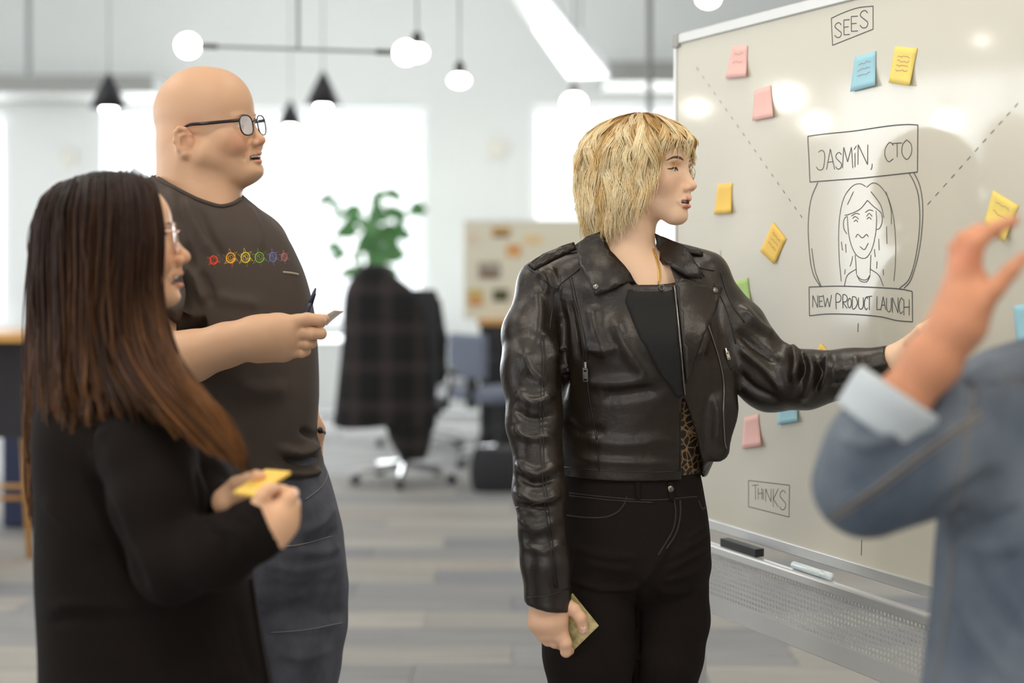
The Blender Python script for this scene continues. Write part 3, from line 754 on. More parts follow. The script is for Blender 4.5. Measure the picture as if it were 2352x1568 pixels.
# ------------------------------------------------------------------ people: shared anatomy
def head_rot(yaw, pitch=0.0, roll=0.0):
    "columns: forward, left, up; yaw > 0 turns the face towards the camera, pitch > 0 lifts the chin"
    f = np.array([math.cos(yaw), -math.sin(yaw), 0]); l = np.array([math.sin(yaw), math.cos(yaw), 0]); u = np.array([0, 0, 1.0])
    f2 = f * math.cos(pitch) + u * math.sin(pitch); u2 = u * math.cos(pitch) - f * math.sin(pitch)
    l2 = l * math.cos(roll) + u2 * math.sin(roll); u3 = u2 * math.cos(roll) - l * math.sin(roll)
    return np.stack([f2, l2, u3], -1)
class Head:
    def __init__(s, o, R, sc_=1.0): s.o = np.asarray(o, float); s.R = R; s.s = sc_
    def T(s, p): return s.o + s.R @ (np.asarray(p, float) * s.s)
    def Tn(s, P_): return s.o + (np.asarray(P_, float) * s.s) @ s.R.T
    def L(s, V): return (np.asarray(V) - s.o) @ s.R / s.s
    def ell(s, Fd, c, r, k=0.02, op='+', rot=None):
        Fd.ell(s.T(c), np.asarray(r, float) * s.s, k * s.s, op, s.R if rot is None else s.R @ rot)
    def cone(s, Fd, a, b, ra, rb, k=0.01, op='+'): Fd.cone(s.T(a), s.T(b), ra * s.s, rb * s.s, k * s.s, op)
    def chain(s, Fd, pts, rs, k=0.005, op='+'):
        for i in range(len(pts) - 1): s.cone(Fd, pts[i], pts[i + 1], rs[i], rs[i + 1], k, op)
def rotz(a): c, s = math.cos(a), math.sin(a); return np.array([[c, -s, 0], [s, c, 0], [0, 0, 1.0]])
def roty(a): c, s = math.cos(a), math.sin(a); return np.array([[c, 0, s], [0, 1, 0], [-s, 0, c]])
def add_head(Fd, H, fat=0.0, jaw=1.0, smile=0.0, mouth=0.0, nose=1.0, lid=0.0045, lid_dz=0.0, ears=(1, -1), chin=0.0, top=0.0, lips=1.0, back=0.0, ear_dx=0.0):
    E = H.ell
    E(Fd, (-0.012 - back * .5, 0, 0.022 + top * .5), (0.097 + back * .5, 0.076 + fat * .5, 0.083 + top * .5), 0.02)
    E(Fd, (0.030, 0, 0.030 + top * .4), (0.057, 0.061 + fat * .3, 0.055 + top * .4), 0.03)
    E(Fd, (0.028, 0, -0.035), (0.056, 0.057 + fat, 0.066), 0.03)
    E(Fd, (0.060, 0, -0.068), (0.031, 0.033 + fat * .4, 0.032), 0.02)
    E(Fd, (0.069 + chin, 0, -0.104), (0.019, 0.021 + fat * .3, 0.015), 0.016)
    for y in (1, -1):
        H.cone(Fd, (0.0, y * (0.050 + fat * .8) * jaw, -0.055), (0.060, y * 0.017, -0.102), 0.020 + fat * .5, 0.015 + fat * .2, 0.025)
        E(Fd, (0.050, y * (0.038 + fat * .6), -0.030), (0.028, 0.022 + fat * .3, 0.026), 0.02)
        E(Fd, (0.068, y * 0.027, 0.013), (0.016, 0.022, 0.008), 0.012)
        if smile: E(Fd, (0.062, y * (0.036 + fat * .5), -0.045), (0.022, 0.018, 0.018), 0.014)
    # eyes
    for y in (1, -1):
        E(Fd, (0.096, y * 0.035, -0.004), (0.020, 0.023, 0.012), 0.012, '-')
        E(Fd, (0.0665, y * 0.032, -0.004), (0.0148, 0.0155, 0.0140), 0.004)
        E(Fd, (0.0825, y * 0.033, -0.005 + lid_dz), (0.010, 0.0125, lid), 0.0018, '-')
    # nose
    H.cone(Fd, (0.079, 0, 0.006), (0.099 * (1 + (nose - 1) * .2), 0, -0.035), 0.0075, 0.0095, 0.012)
    E(Fd, (0.1035 + (nose - 1) * 0.012, 0, -0.0415), (0.0115, 0.0105 * nose, 0.0098 * nose), 0.008)
    for y in (1, -1):
        E(Fd, (0.0935, y * 0.0122 * nose, -0.0460), (0.0112, 0.0070 * nose, 0.0074 * nose), 0.006)
        E(Fd, (0.1005, y * 0.0070, -0.0535), (0.0060, 0.0032, 0.0040), 0.002, '-')
    H.cone(Fd, (0.094, 0, -0.052), (0.0935, 0, -0.064), 0.005, 0.005, 0.008)
    # mouth
    w = 0.023 + smile * 0.006; zc = -0.0735 + smile * 0.004
    for y in (1, -1):
        H.chain(Fd, [(0.080 - smile * .004, y * w, zc), (0.0905, y * 0.011, -0.0685), (0.0945, y * 0.0035, -0.0668), (0.0945, 0, -0.0675)], [0.0028, 0.0046 * lips, 0.0052 * lips, 0.0050 * lips], 0.004)
        H.chain(Fd, [(0.080 - smile * .004, y * w, zc - .001), (0.0890, y * 0.010, -0.0795 - mouth), (0.0925, 0, -0.0810 - mouth)], [0.0028, 0.0054 * lips, 0.0060 * lips], 0.004)
    E(Fd, (0.090, 0, -0.0738 - mouth * .5), (0.016, 0.019 + smile * .004, 0.0013 + mouth * .75), 0.0022, '-')
    E(Fd, (0.1005 + chin, 0, -0.0915 - mouth), (0.010, 0.020, 0.0042), 0.009, '-')
    if smile:
        for y in (1, -1): H.chain(Fd, [(0.0905, y * 0.0205, -0.050), (0.084, y * 0.0300, -0.062), (0.076, y * 0.0350, -0.076)], [0.0016, 0.0020, 0.0012], 0.007, '-')
    # ears
    for y in ears:
        c = np.array([-0.014 + ear_dx, y * (0.0725 + fat * .62 + (.009 if fat > .01 else 0)), -0.022])
        def e(dx, dz, o=0.0): return c + np.array([dx, y * (0.004 + o + (0.008 - dx) * 0.45), dz])
        pl = [e(.009, -.004, -.004), e(.010, .012, -.002), e(.004, .025), e(-.007, .029), e(-.016, .021), e(-.018, .004), e(-.013, -.013), e(-.005, -.026), e(.005, -.030, -.003)]
        H.chain(Fd, pl, [.004, .0040, .0040, .0042, .0044, .0044, .0046, .0055, .0045], 0.005)
        E(Fd, e(-.004, .0, -.004), (0.013, 0.0035, 0.026), 0.006, '+', rotz(-y * 0.42))
        H.chain(Fd, [e(.002, .014, .001), e(-.008, .012, .001), e(-.010, -.004, .001), e(-.004, -.015, .001)], [.003, .0034, .0034, .003], 0.004)
        E(Fd, e(.000, -.004, .004), (0.008, 0.0065, 0.010), 0.004, '-')
        H.cone(Fd, e(.010, -.002, -.002), e(.010, -.010, -.002), 0.0045, 0.004, 0.005)
def skin_col(H, V, base, lip, blush=0.25, lips=1.0, mouth=0.0, smile=0.0, brow=None, red=(0.55, 0.16, 0.10), ear=True, ear_dx=0.0):
    q = H.L(V); n = len(V); c = np.tile(np.asarray(base, float), (n, 1))
    def mixc(w, col): c[:] = c * (1 - w[:, None]) + np.asarray(col) * w[:, None]
    def g(p, r): return np.exp(-(((q - np.asarray(p)) / np.asarray(r)) ** 2).sum(-1))
    for y in (1, -1):
        mixc(np.clip(blush * g((0.06, y * 0.042, -0.04), (0.03, 0.03, 0.022)), 0, 1), red)
        if ear: mixc(np.clip(0.45 * g((-0.016 + ear_dx, y * 0.085, -0.02), (0.02, 0.02, 0.035)), 0, 1), red)
    mixc(np.clip(0.35 * g((0.105, 0, -0.044), (0.012, 0.016, 0.012)), 0, 1), red)
    w = 0.023 + smile * 0.006; zc = -0.0735 + smile * 0.004
    up = np.array([(0.080, -w, zc), (0.0905, -0.011, -0.0685), (0.0945, -0.0035, -0.0668), (0.0945, 0.0035, -0.0668), (0.0905, 0.011, -0.0685), (0.080, w, zc)])
    dn = np.array([(0.080, -w, zc), (0.0890, -0.010, -0.0795 - mouth), (0.0925, 0, -0.0810 - mouth), (0.0890, 0.010, -0.0795 - mouth), (0.080, w, zc)])
    near = np.nonzero(g((0.085, 0, -0.074), (0.03, 0.04, 0.02)) > 0.02)[0]
    if len(near):
        d1, t1 = seg_dist(q[near], up); d2, t2 = seg_dist(q[near], dn)
        d = np.minimum(d1 - 0.0058 * lips * np.clip(np.minimum(t1, 1 - t1) * 4, 0.12, 1), d2 - 0.0066 * lips * np.clip(np.minimum(t2, 1 - t2) * 4, 0.12, 1))
        wt = np.zeros(n); wt[near] = np.clip(0.5 - d / 0.0016, 0, 1); mixc(wt * 0.85, lip)
        inner = np.zeros(n); inner[near] = ((np.abs(q[near, 2] + 0.0738 + mouth * .5) < 0.002 + mouth * .7) & (np.abs(q[near, 1]) < w * .85) & (q[near, 0] < 0.0895)).astype(float)
        mixc(inner * 0.85, (0.10, 0.025, 0.02))
    return c
def uv_sphere(c, r, R, nu=20, nv=14):
    V = []; Fc = []
    for i in range(nv + 1):
        a = math.pi * i / nv
        for j in range(nu):
            b = 2 * math.pi * j / nu; V.append((math.cos(a), math.sin(a) * math.cos(b), math.sin(a) * math.sin(b)))
    for i in range(nv):
        for j in range(nu): Fc.append((i * nu + j, i * nu + (j + 1) % nu, (i + 1) * nu + (j + 1) % nu, (i + 1) * nu + j))
    V = np.array(V); return c + (V * r) @ R.T, np.array(Fc), V
M_eye = mat('eye', (1, 1, 1), 0.08, attr=True, spec=0.6)
def add_eyes(H, parent, iris=(0.10, 0.14, 0.16), gaze=(0, 0)):
    for y in (1, -1):
        gy, gz = gaze
        Rg = H.R @ rotz(gy) @ roty(-gz)
        V, Q, U = uv_sphere(H.T((0.0665, y * 0.032, -0.004)), 0.0132 * H.s, Rg, 28, 26)
        ang = np.arccos(np.clip(U[:, 0], -1, 1)); c = np.tile((0.72, 0.70, 0.68), (len(V), 1)); c[ang < 0.45] = iris; c[ang < 0.2] = (0.01, 0.01, 0.01)
        me = mesh_from('eye', V, Q, True); setcol(me, c); link('eye', me, M_eye, parent)
def hand_px(Fd, d, wrist, palm, fingers, rw, k=0.008):
    "palm: list of chains, fingers: list of chains of (px, py, depth offset, radius px)"
    def conv(c): return [P(x, y, d + o) for x, y, o, r in c], [r / F * d for x, y, o, r in c]
    for c in palm:
        p, r = conv(c); Fd.chain(p, r, 0.016)
        for i in range(len(p) - 1): pass
    for c in fingers:
        p, r = conv(c); Fd.chain(p, r, 0.004)
def chain_px(Fd, d, pts, k=0.02, flat=None):
    p = [P(x, y, d + o) for x, y, o, r in pts]; r = [r / F * (d + o) for x, y, o, r in pts]
    for i in range(len(p) - 1): Fd.cone(p[i], p[i + 1], r[i], r[i + 1], k, '+', flat)
def loft_px(Fd, d, rows, k=0.02, n=2.0, op='+'):
    "rows of (py, left px, right px, depth radius, depth offset)"
    out = []
    for (py, l, r, ry, oy) in rows:
        dd = d; a = P(l, py, dd); b = P(r, py, dd); out.append((a[2], (a[0] + b[0]) / 2, dd + oy, (b[0] - a[0]) / 2, ry))
    Fd.loft(out, k, op, 0.0, n)
def cut(Fd, p0, n, rad, k=0.003):
    "trim everything past the plane through p0 (a cuff, a hem)"
    p0 = np.asarray(p0, float); n = unit(n)
    def fn(p): q = p - p0; return np.maximum(-(q @ n), np.sqrt((q * q).sum(-1)) - rad)
    Fd.func(fn, p0 - rad, p0 + rad, k, '-')
def poly_cut(Fd, poly, d0, d1, k=0.003):
    "cut an opening outlined on the visible side, between two depths"
    poly = np.asarray(poly, float); cl = np.vstack([poly, poly[:1]])
    a = np.array([P(x, y, d) for x, y in poly for d in (d0, d1)])
    def fn(p):
        sh = p.shape[:-1]; q = to_px(p.reshape(-1, 3)); ds = seg_dist(q, cl)[0]; c = np.zeros(len(q), bool); j = len(poly) - 1
        for i in range(len(poly)):
            yi, yj = poly[i, 1], poly[j, 1]
            if yi != yj: c ^= ((yi > q[:, 1]) != (yj > q[:, 1])) & (q[:, 0] < (poly[j, 0] - poly[i, 0]) * (q[:, 1] - yi) / (yj - yi) + poly[i, 0])
            j = i
        ds = np.where(c, -ds, ds).reshape(sh) / F * p[..., 1]
        return np.maximum(ds, np.maximum(d0 - p[..., 1], p[..., 1] - d1))
    Fd.func(fn, a.min(0), a.max(0), k, '-')
def skin_obj(name, V, Q, mt, parent, col=None):
    me = mesh_from(name, V, Q, True)
    if col is not None: setcol(me, col)
    if name == 'body':                                   # close any pinholes so the skin is one closed surface
        li = np.empty(len(me.loops), np.int32); me.loops.foreach_get('edge_index', li); c = np.bincount(li, minlength=len(me.edges))
        if (c == 1).any():
            b = bmesh.new(); b.from_mesh(me); bmesh.ops.holes_fill(b, edges=[e for e in b.edges if e.is_boundary], sides=0)
            for fc in b.faces: fc.smooth = True
            b.to_mesh(me); b.free()
    return link(name, me, mt, parent)
def strands_mesh(name, Pts, rad, col, mt, parent, sides=3):
    "Pts (S, K, 3), rad (K,) or (S, K), col (S, K, 3)"
    S, K, _ = Pts.shape
    t = np.gradient(Pts, axis=1); t /= np.maximum(1e-9, np.linalg.norm(t, axis=2))[..., None]
    ref = np.array([0.31, -0.83, 0.46]); u = np.cross(t, ref); u /= np.maximum(1e-6, np.linalg.norm(u, axis=2))[..., None]; w = np.cross(t, u)
    rad = np.broadcast_to(rad, (S, K))
    a = np.arange(sides) * 2 * math.pi / sides
    V = Pts[:, :, None, :] + rad[..., None, None] * (np.cos(a)[:, None] * u[:, :, None, :] + np.sin(a)[:, None] * w[:, :, None, :])
    idx = np.arange(S * K * sides).reshape(S, K, sides)
    q = np.stack([idx[:, :-1, :], np.roll(idx, -1, 2)[:, :-1, :], np.roll(idx, -1, 2)[:, 1:, :], idx[:, 1:, :]], -1).reshape(-1, 4)
    me = mesh_from(name, V.reshape(-1, 3), q, True)
    setcol(me, np.repeat(col.reshape(S * K, 3), sides, axis=0))
    return link(name, me, mt, parent)
M_skin = mat('skin', (0.8, 0.6, 0.5), 0.48, attr=True, sss=0.12, spec=0.35, bump=[(700, 0.06, 0.001)])
M_hair = mat('hair', (0.5, 0.4, 0.2), 0.5, attr=True, spec=0.18)
M_leather = mat('black_leather', (0.012, 0.0078, 0.0050), 0.35, noise=((14, 14, 8), 0.6, (0.026, 0.0165, 0.0095)), bump=[(420, 0.2, 0.0012, 'voronoi'), (60, 0.28, 0.003), (19, 0.3, 0.008)], spec=0.5)
M_leather_shade = mat('shaded_leather', (0.003, 0.0025, 0.0025), 0.75, bump=[(300, 0.2, 0.001)])  # jacket leather with the shade of its front put into the colour
M_chrome = mat('chrome', (0.75, 0.73, 0.70), 0.2, 1.0)
M_gun = mat('gunmetal', (0.22, 0.20, 0.18), 0.3, 1.0)
M_gold = mat('gold', (0.80, 0.52, 0.14), 0.22, 1.0)
M_lash = mat('lash', (0.02, 0.012, 0.01), 0.6)
M_browb = mat('brow_brown', (0.12, 0.065, 0.035), 0.7)
M_jeanb = mat('black_denim', (0.0115, 0.0082, 0.0072), 0.85, noise=((500, 500, 120), 0.4, (0.019, 0.0140, 0.0125)), bump=[(900, 0.2, 0.001)], spec=0.12)
def shoe(name, mt, parent, ankle, toe_dir, ln=0.26, w=0.045, h=0.07):
    f = Field(); a = np.array([ankle[0], ankle[1], 0.0]); t = unit([toe_dir[0], toe_dir[1], 0])
    f.cone(a - t * 0.05 + (0, 0, .038), a + t * 0.10 + (0, 0, .036), 0.040, 0.042, 0.02); f.cone(a + t * .1 + (0, 0, .036), a + t * (ln - .08) + (0, 0, .03), 0.042, 0.032, 0.02)
    f.cone(a + (0, 0, .04), a + (0, 0, .14), 0.045, 0.05, 0.03)
    V, Q = f.mesh(0.006); V[:, 2] = np.maximum(V[:, 2], 0.0005)
    return skin_obj(name, V, Q, mt, parent)
# ------------------------------------------------------------------ the woman in the leather jacket
D = 3.0
bl = thing('person', 'person with wavy blond bob in black leather jacket, reaching towards the whiteboard', 'person', (P(1430, 600, D)[0], D, 0))
H = Head(P(1489, 390, D), head_rot(math.radians(32), math.radians(2), math.radians(-2)), 0.97)
f = Field()
add_head(f, H, fat=0.0, jaw=0.98, mouth=0.0034, lid=0.0034, lid_dz=-0.0022, ears=(1, -1), lips=1.0, nose=0.93)
f.cone(P(1455, 440, D), P(1440, 640, D + .01), 0.050, 0.056, 0.03); f.cone(P(1440, 610, D + .0), P(1470, 700, D - .02), 0.056, 0.085, 0.03); f.cone(P(1400, 640, D - .02), P(1530, 640, D - .02), 0.05, 0.05, 0.03)
f.cone(P(1290, 655, D), P(1590, 655, D), 0.025, 0.025, 0.03); f.cone(P(1450, 720, D), P(1450, 1100, D), 0.04, 0.035, 0.03)
chain_px(f, D, [(1245, 660, 0, 18), (1226, 960, -.11, 18), (1256, 1300, -.18, 20), (1262, 1360, -.18, 27), (1268, 1405, -.18, 30)], 0.02)
chain_px(f, D, [(1600, 655, 0, 20), (1770, 868, -.06, 20), (2000, 834, -.18, 20), (2050, 826, -.20, 27), (2085, 808, -.22, 27)], 0.02)
# her hand by the thigh, pinching a pad between thumb and first finger
hd = 2.82
hand_px(f, hd, None, [
    [(1262, 1370, 0, 34), (1252, 1425, -.004, 30), (1262, 1452, -.004, 22)], [(1275, 1380, 0, 34), (1275, 1425, -.008, 30), (1285, 1458, -.010, 20)],
    [(1240, 1400, .005, 24), (1234, 1430, .005, 20), (1248, 1456, .005, 18)]],
    [[(1296, 1388, -.004, 20), (1318, 1400, -.016, 15), (1333, 1418, -.020, 13.5), (1340, 1446, -.014, 12)],            # thumb
     [(1287, 1450, -.010, 18), (1299, 1476, -.016, 14.5), (1300, 1496, -.010, 12.5), (1308, 1494, .004, 11)],           # first finger
     [(1268, 1456, -.004, 17), (1274, 1474, -.002, 13.5), (1290, 1480, .010, 12), (1300, 1470, .02, 11)],
     [(1253, 1456, .002, 16), (1258, 1470, .006, 13), (1276, 1474, .018, 11.5), (1288, 1464, .024, 10)],
     [(1243, 1450, .008, 14), (1246, 1462, .012, 11), (1262, 1466, .022, 10), (1272, 1458, .026, 9)]], 30)
# her outstretched hand at the board
hd = 2.745
hand_px(f, hd, None, [[(2070, 818, .045, 27), (2105, 790, .02, 28), (2128, 772, .0, 22)], [(2075, 830, .045, 22), (2118, 808, .015, 20), (2138, 790, -.005, 17)]],
    [[(2090, 785, .01, 15), (2116, 756, -.02, 12), (2140, 738, -.03, 10)], [(2130, 768, 0, 13), (2158, 750, -.03, 10.5), (2180, 741, -.055, 8.5)], [(2136, 778, 0, 13), (2166, 764, -.038, 10.5), (2190, 757, -.065, 8.5)],
     [(2140, 788, 0, 12), (2168, 779, -.038, 10), (2190, 774, -.065, 8.5)], [(2140, 798, 0, 11), (2162, 794, -.032, 9), (2179, 791, -.05, 7.5)]], 26)
V, Q = f.mesh(0.0022)
skinB = srgb(243, 205, 174)
cb = skin_col(H, V, skinB, srgb(202, 106, 94), 0.28, 1.0, 0.0034, red=srgb(205, 120, 92))
q = H.L(V)
for y in (1, -1):      # copper eye shadow
    w = np.exp(-(((q - np.array([0.078, y * 0.034, 0.004])) / np.array([0.02, 0.015, 0.0062])) ** 2).sum(-1)); cb = cb * (1 - .8 * w[:, None]) + np.array(srgb(188, 106, 44)) * .8 * w[:, None]
hw = np.clip((1.1 - V[:, 2]) / 0.1, 0, 1) * 0.35; cb = cb * (1 - hw[:, None]) + np.array(srgb(205, 140, 105)) * hw[:, None]
skin_obj('body', V, Q, M_skin, bl, cb)
bs = Surf(V, Q)
add_eyes(H, bl, (0.12, 0.10, 0.07), (0.30, -0.22))
def facial_line(H, pts, r, name, mt, parent, side=-1, taper=True, off=0.0):
    "a brow, lash line or fold drawn over the face in head coordinates"
    p = spline([H.T((x, side * y, z)) for x, y, z in pts], 6); out = []
    for a in p:
        h = bsurf.bvh.find_nearest(Vector(a)); out.append(np.array(h[0]) + np.array(h[1]) * off)
    out = np.array(out); rr = r * (np.sin(np.linspace(0.25, math.pi - 0.15, len(out))) if taper else np.ones(len(out)))
    return MB().tube(out, rr, 6).build(name, mt, parent, True)
bsurf = bs
for s_ in (-1, 1):
    facial_line(H, [(0.090, 0.014, 0.013), (0.087, 0.026, 0.0175), (0.078, 0.040, 0.017), (0.066, 0.049, 0.011)], 0.0029, 'eyebrow', M_browb, bl, s_)
    facial_line(H, [(0.082, 0.0205, -0.008), (0.0835, 0.027, -0.0050), (0.081, 0.036, -0.0045), (0.074, 0.045, -0.0068), (0.068, 0.050, -0.0072)], 0.0018, 'lashes', M_lash, bl, s_, True, 0.0008)
M_nail = mat('fingernail', srgb(232, 190, 170), 0.25)
patch_obj('fingernail', bs, [(1333, 1440), (1346, 1438), (1347, 1452), (1337, 1456)], 0.0, 0.0012, M_nail, bl, step=4)
# teeth glimpse
MB().tube([H.T((0.0835 - abs(y) * .15, y, -0.0728)) for y in (-0.014, -0.007, 0, 0.007, 0.014)], 0.0032, 6).build('teeth', mat('teeth', (0.75, 0.70, 0.62), 0.25), bl, True)

# leopard top under the jacket
f = Field()
loft_px(f, D, [(1112, 1300, 1606, .105, 0), (1080, 1300, 1610, .106, 0), (1000, 1300, 1630, .11, 0), (860, 1310, 1660, .118, 0), (760, 1310, 1650, .12, 0), (690, 1340, 1610, .10, 0)], 0.01)
V, Q = f.mesh(0.009)
M_leo = mat('leopard_print', (0.012, 0.009, 0.007), 0.6)
nt = M_leo.node_tree; tcn = nt.nodes.new('ShaderNodeTexCoord'); vo = nt.nodes.new('ShaderNodeTexVoronoi'); vo.feature = 'DISTANCE_TO_EDGE'; vo.inputs['Scale'].default_value = 62; vo.inputs['Randomness'].default_value = 1
rp = nt.nodes.new('ShaderNodeValToRGB'); rp.color_ramp.elements[0].position = 0.03; rp.color_ramp.elements[0].color = (0.28, 0.16, 0.065, 1); rp.color_ramp.elements[1].position = 0.10; rp.color_ramp.elements[1].color = (0.012, 0.009, 0.007, 1)
nt.links.new(tcn.outputs['Object'], vo.inputs['Vector']); nt.links.new(vo.outputs['Distance'], rp.inputs['Fac']); nt.links.new(rp.outputs['Color'], nt.nodes['Principled BSDF'].inputs['Base Color'])
skin_obj('leopard_top', V, Q, M_leo, bl)

# jeans
f = Field()
loft_px(f, D, [(1076, 1292, 1606, .108, 0), (1130, 1284, 1616, .116, 0), (1200, 1272, 1627, .126, 0), (1260, 1264, 1631, .13, 0), (1310, 1272, 1628, .118, 0), (1352, 1310, 1596, .085, 0), (1384, 1390, 1540, .04, 0)], 0.03, 2.2)
chain_px(f, D, [(1354, 1310, -.03, 96), (1350, 1420, -.035, 104), (1352, 1500, -.035, 102), (1356, 1600, -.03, 90), (1360, 1690, -.02, 72), (1362, 1800, 0, 66), (1366, 2060, .02, 50)], 0.02)
chain_px(f, D, [(1538, 1310, .01, 90), (1540, 1420, .02, 88), (1530, 1500, .02, 84), (1518, 1600, .03, 76), (1516, 1690, .04, 62), (1512, 1800, .05, 58), (1505, 2060, .07, 46)], 0.015)
V, Q = f.mesh(0.0055)
V = folds(V, Q, [([(1632, 1225), (1590, 1250), (1540, 1280)], 9, 0.0075), ([(1630, 1262), (1580, 1282), (1530, 1312)], 8, 0.0075), ([(1620, 1300), (1570, 1320), (1520, 1335)], 7, 0.0060), ([(1626, 1205), (1600, 1222), (1570, 1245)], 7, 0.0060),
    ([(1300, 1330), (1380, 1352), (1440, 1350), (1470, 1345)], 7, 0.0075), ([(1330, 1290), (1400, 1304), (1460, 1310)], 9, 0.0045), ([(1474, 1345), (1490, 1320), (1510, 1290), (1535, 1250)], 7, 0.0075),
    ([(1300, 1250), (1380, 1275), (1460, 1280)], 10, 0.0045), ([(1500, 1350), (1560, 1356), (1610, 1340)], 9, 0.0060), ([(1463, 1350), (1466, 1420), (1462, 1568)], 5, -0.0090)])
skin_obj('jeans', V, Q, M_jeanb, bl)
js = Surf(V, Q)
M_stitch = mat('jean_stitch', (0.022, 0.018, 0.017), 0.8)
lay_tube('pocket_seam', js, [[(1284, 1170), (1300, 1182), (1340, 1188), (1385, 1188), (1415, 1178), (1432, 1160), (1440, 1140)], [(1604, 1150), (1612, 1168), (1626, 1162)]], 0.0022, M_stitch, bl, 0.0005)
lay_tube('waist_seam', js, [[(1290, 1130), (1400, 1142), (1500, 1148), (1600, 1140)], [(1290, 1136), (1400, 1148), (1500, 1154)]], 0.0016, M_stitch, bl, 0.0004)
lay_tube('fly_seam', js, [[(1548, 1146), (1552, 1180), (1546, 1215), (1530, 1245), (1512, 1275)], [(1562, 1148), (1562, 1185), (1552, 1225), (1530, 1260)]], 0.002, M_stitch, bl, 0.0005)
patch_obj('belt_loop', js, [(1532, 1106), (1546, 1106), (1548, 1150), (1536, 1150)], 0.001, 0.003, M_jeanb, bl, step=5)
patch_obj('belt_loop', js, [(1458, 1100), (1470, 1100), (1471, 1146), (1460, 1146)], 0.001, 0.003, M_jeanb, bl, step=5)
h_ = js.hit(1540, 1122)
if h_: MB().lathe([(0.008, 0), (0.008, .003), (0.005, .005)], 14, h_[0], h_[1]).build('button', M_gun, bl, True)
shoe('shoe', M_black, bl, P(1366, 2060, D + .02), (0.4, -1)); shoe('shoe', M_black, bl, P(1505, 2060, D + .07), (0.7, -1))

# leather jacket
f = Field()
loft_px(f, D, [(585, 1370, 1560, .075, 0.01), (610, 1310, 1606, .098, 0.005), (645, 1272, 1640, .112, 0), (700, 1270, 1664, .122, -.004), (770, 1276, 1682, .136, -.010), (850, 1282, 1688, .134, -.008), (940, 1278, 1676, .126, 0), (1020, 1274, 1652, .121, 0), (1086, 1276, 1622, .118, 0)], 0.02, 2.3)
f.cone(P(1395, 590, D + .02), P(1250, 645, D), 0.038, 0.055, 0.04); f.cone(P(1530, 585, D + .02), P(1618, 632, D), 0.036, 0.055, 0.03)
chain_px(f, D, [(1250, 652, 0, 62), (1226, 760, -.03, 65), (1222, 840, -.07, 64), (1229, 960, -.11, 60), (1240, 1130, -.16, 62), (1254, 1290, -.18, 55), (1261, 1400, -.18, 51)], 0.018)
cut(f, P(1262, 1391, 2.82), P(1266, 1440, 2.82) - P(1262, 1391, 2.82) + np.array([-.012, 0, 0]), 0.09)
chain_px(f, D, [(1612, 645, 0, 60), (1690, 760, -.03, 72), (1765, 866, -.06, 72), (1850, 872, -.11, 62), (1960, 856, -.165, 55), (2070, 826, -.212, 41)], 0.02)
cut(f, P(2052, 828, 2.795), P(2100, 812, 2.77) - P(2052, 828, 2.795), 0.08)
chain_px(f, D, [(1640, 860, -.085, 48), (1641, 940, -.088, 42), (1645, 1030, -.088, 30)], 0.02, ((0.3, 1, 0), 0.45))      # open front hanging away
poly_cut(f, [(1380, 500), (1520, 500), (1528, 590), (1552, 651), (1450, 653), (1404, 592)], 2.6, 3.01)
poly_cut(f, [(1567, 905), (1580, 935), (1600, 1000), (1613, 1062), (1612, 1110), (1566, 1110), (1565, 980)], 2.6, 2.98)
V, Q = f.mesh(0.0038)
n0 = vnormals(V, Q)
pxv = to_px(V)
slv = np.clip((1300 - pxv[:, 0]) / 40, 0, 1) + np.clip((pxv[:, 0] - 1690) / 40, 0, 1)
V = V + n0 * (wob(V * np.array([1, 1, 1.6]), 34, 3) * 0.0022 * (0.5 + slv) + wob(V, 12, 5) * 0.004)[:, None]
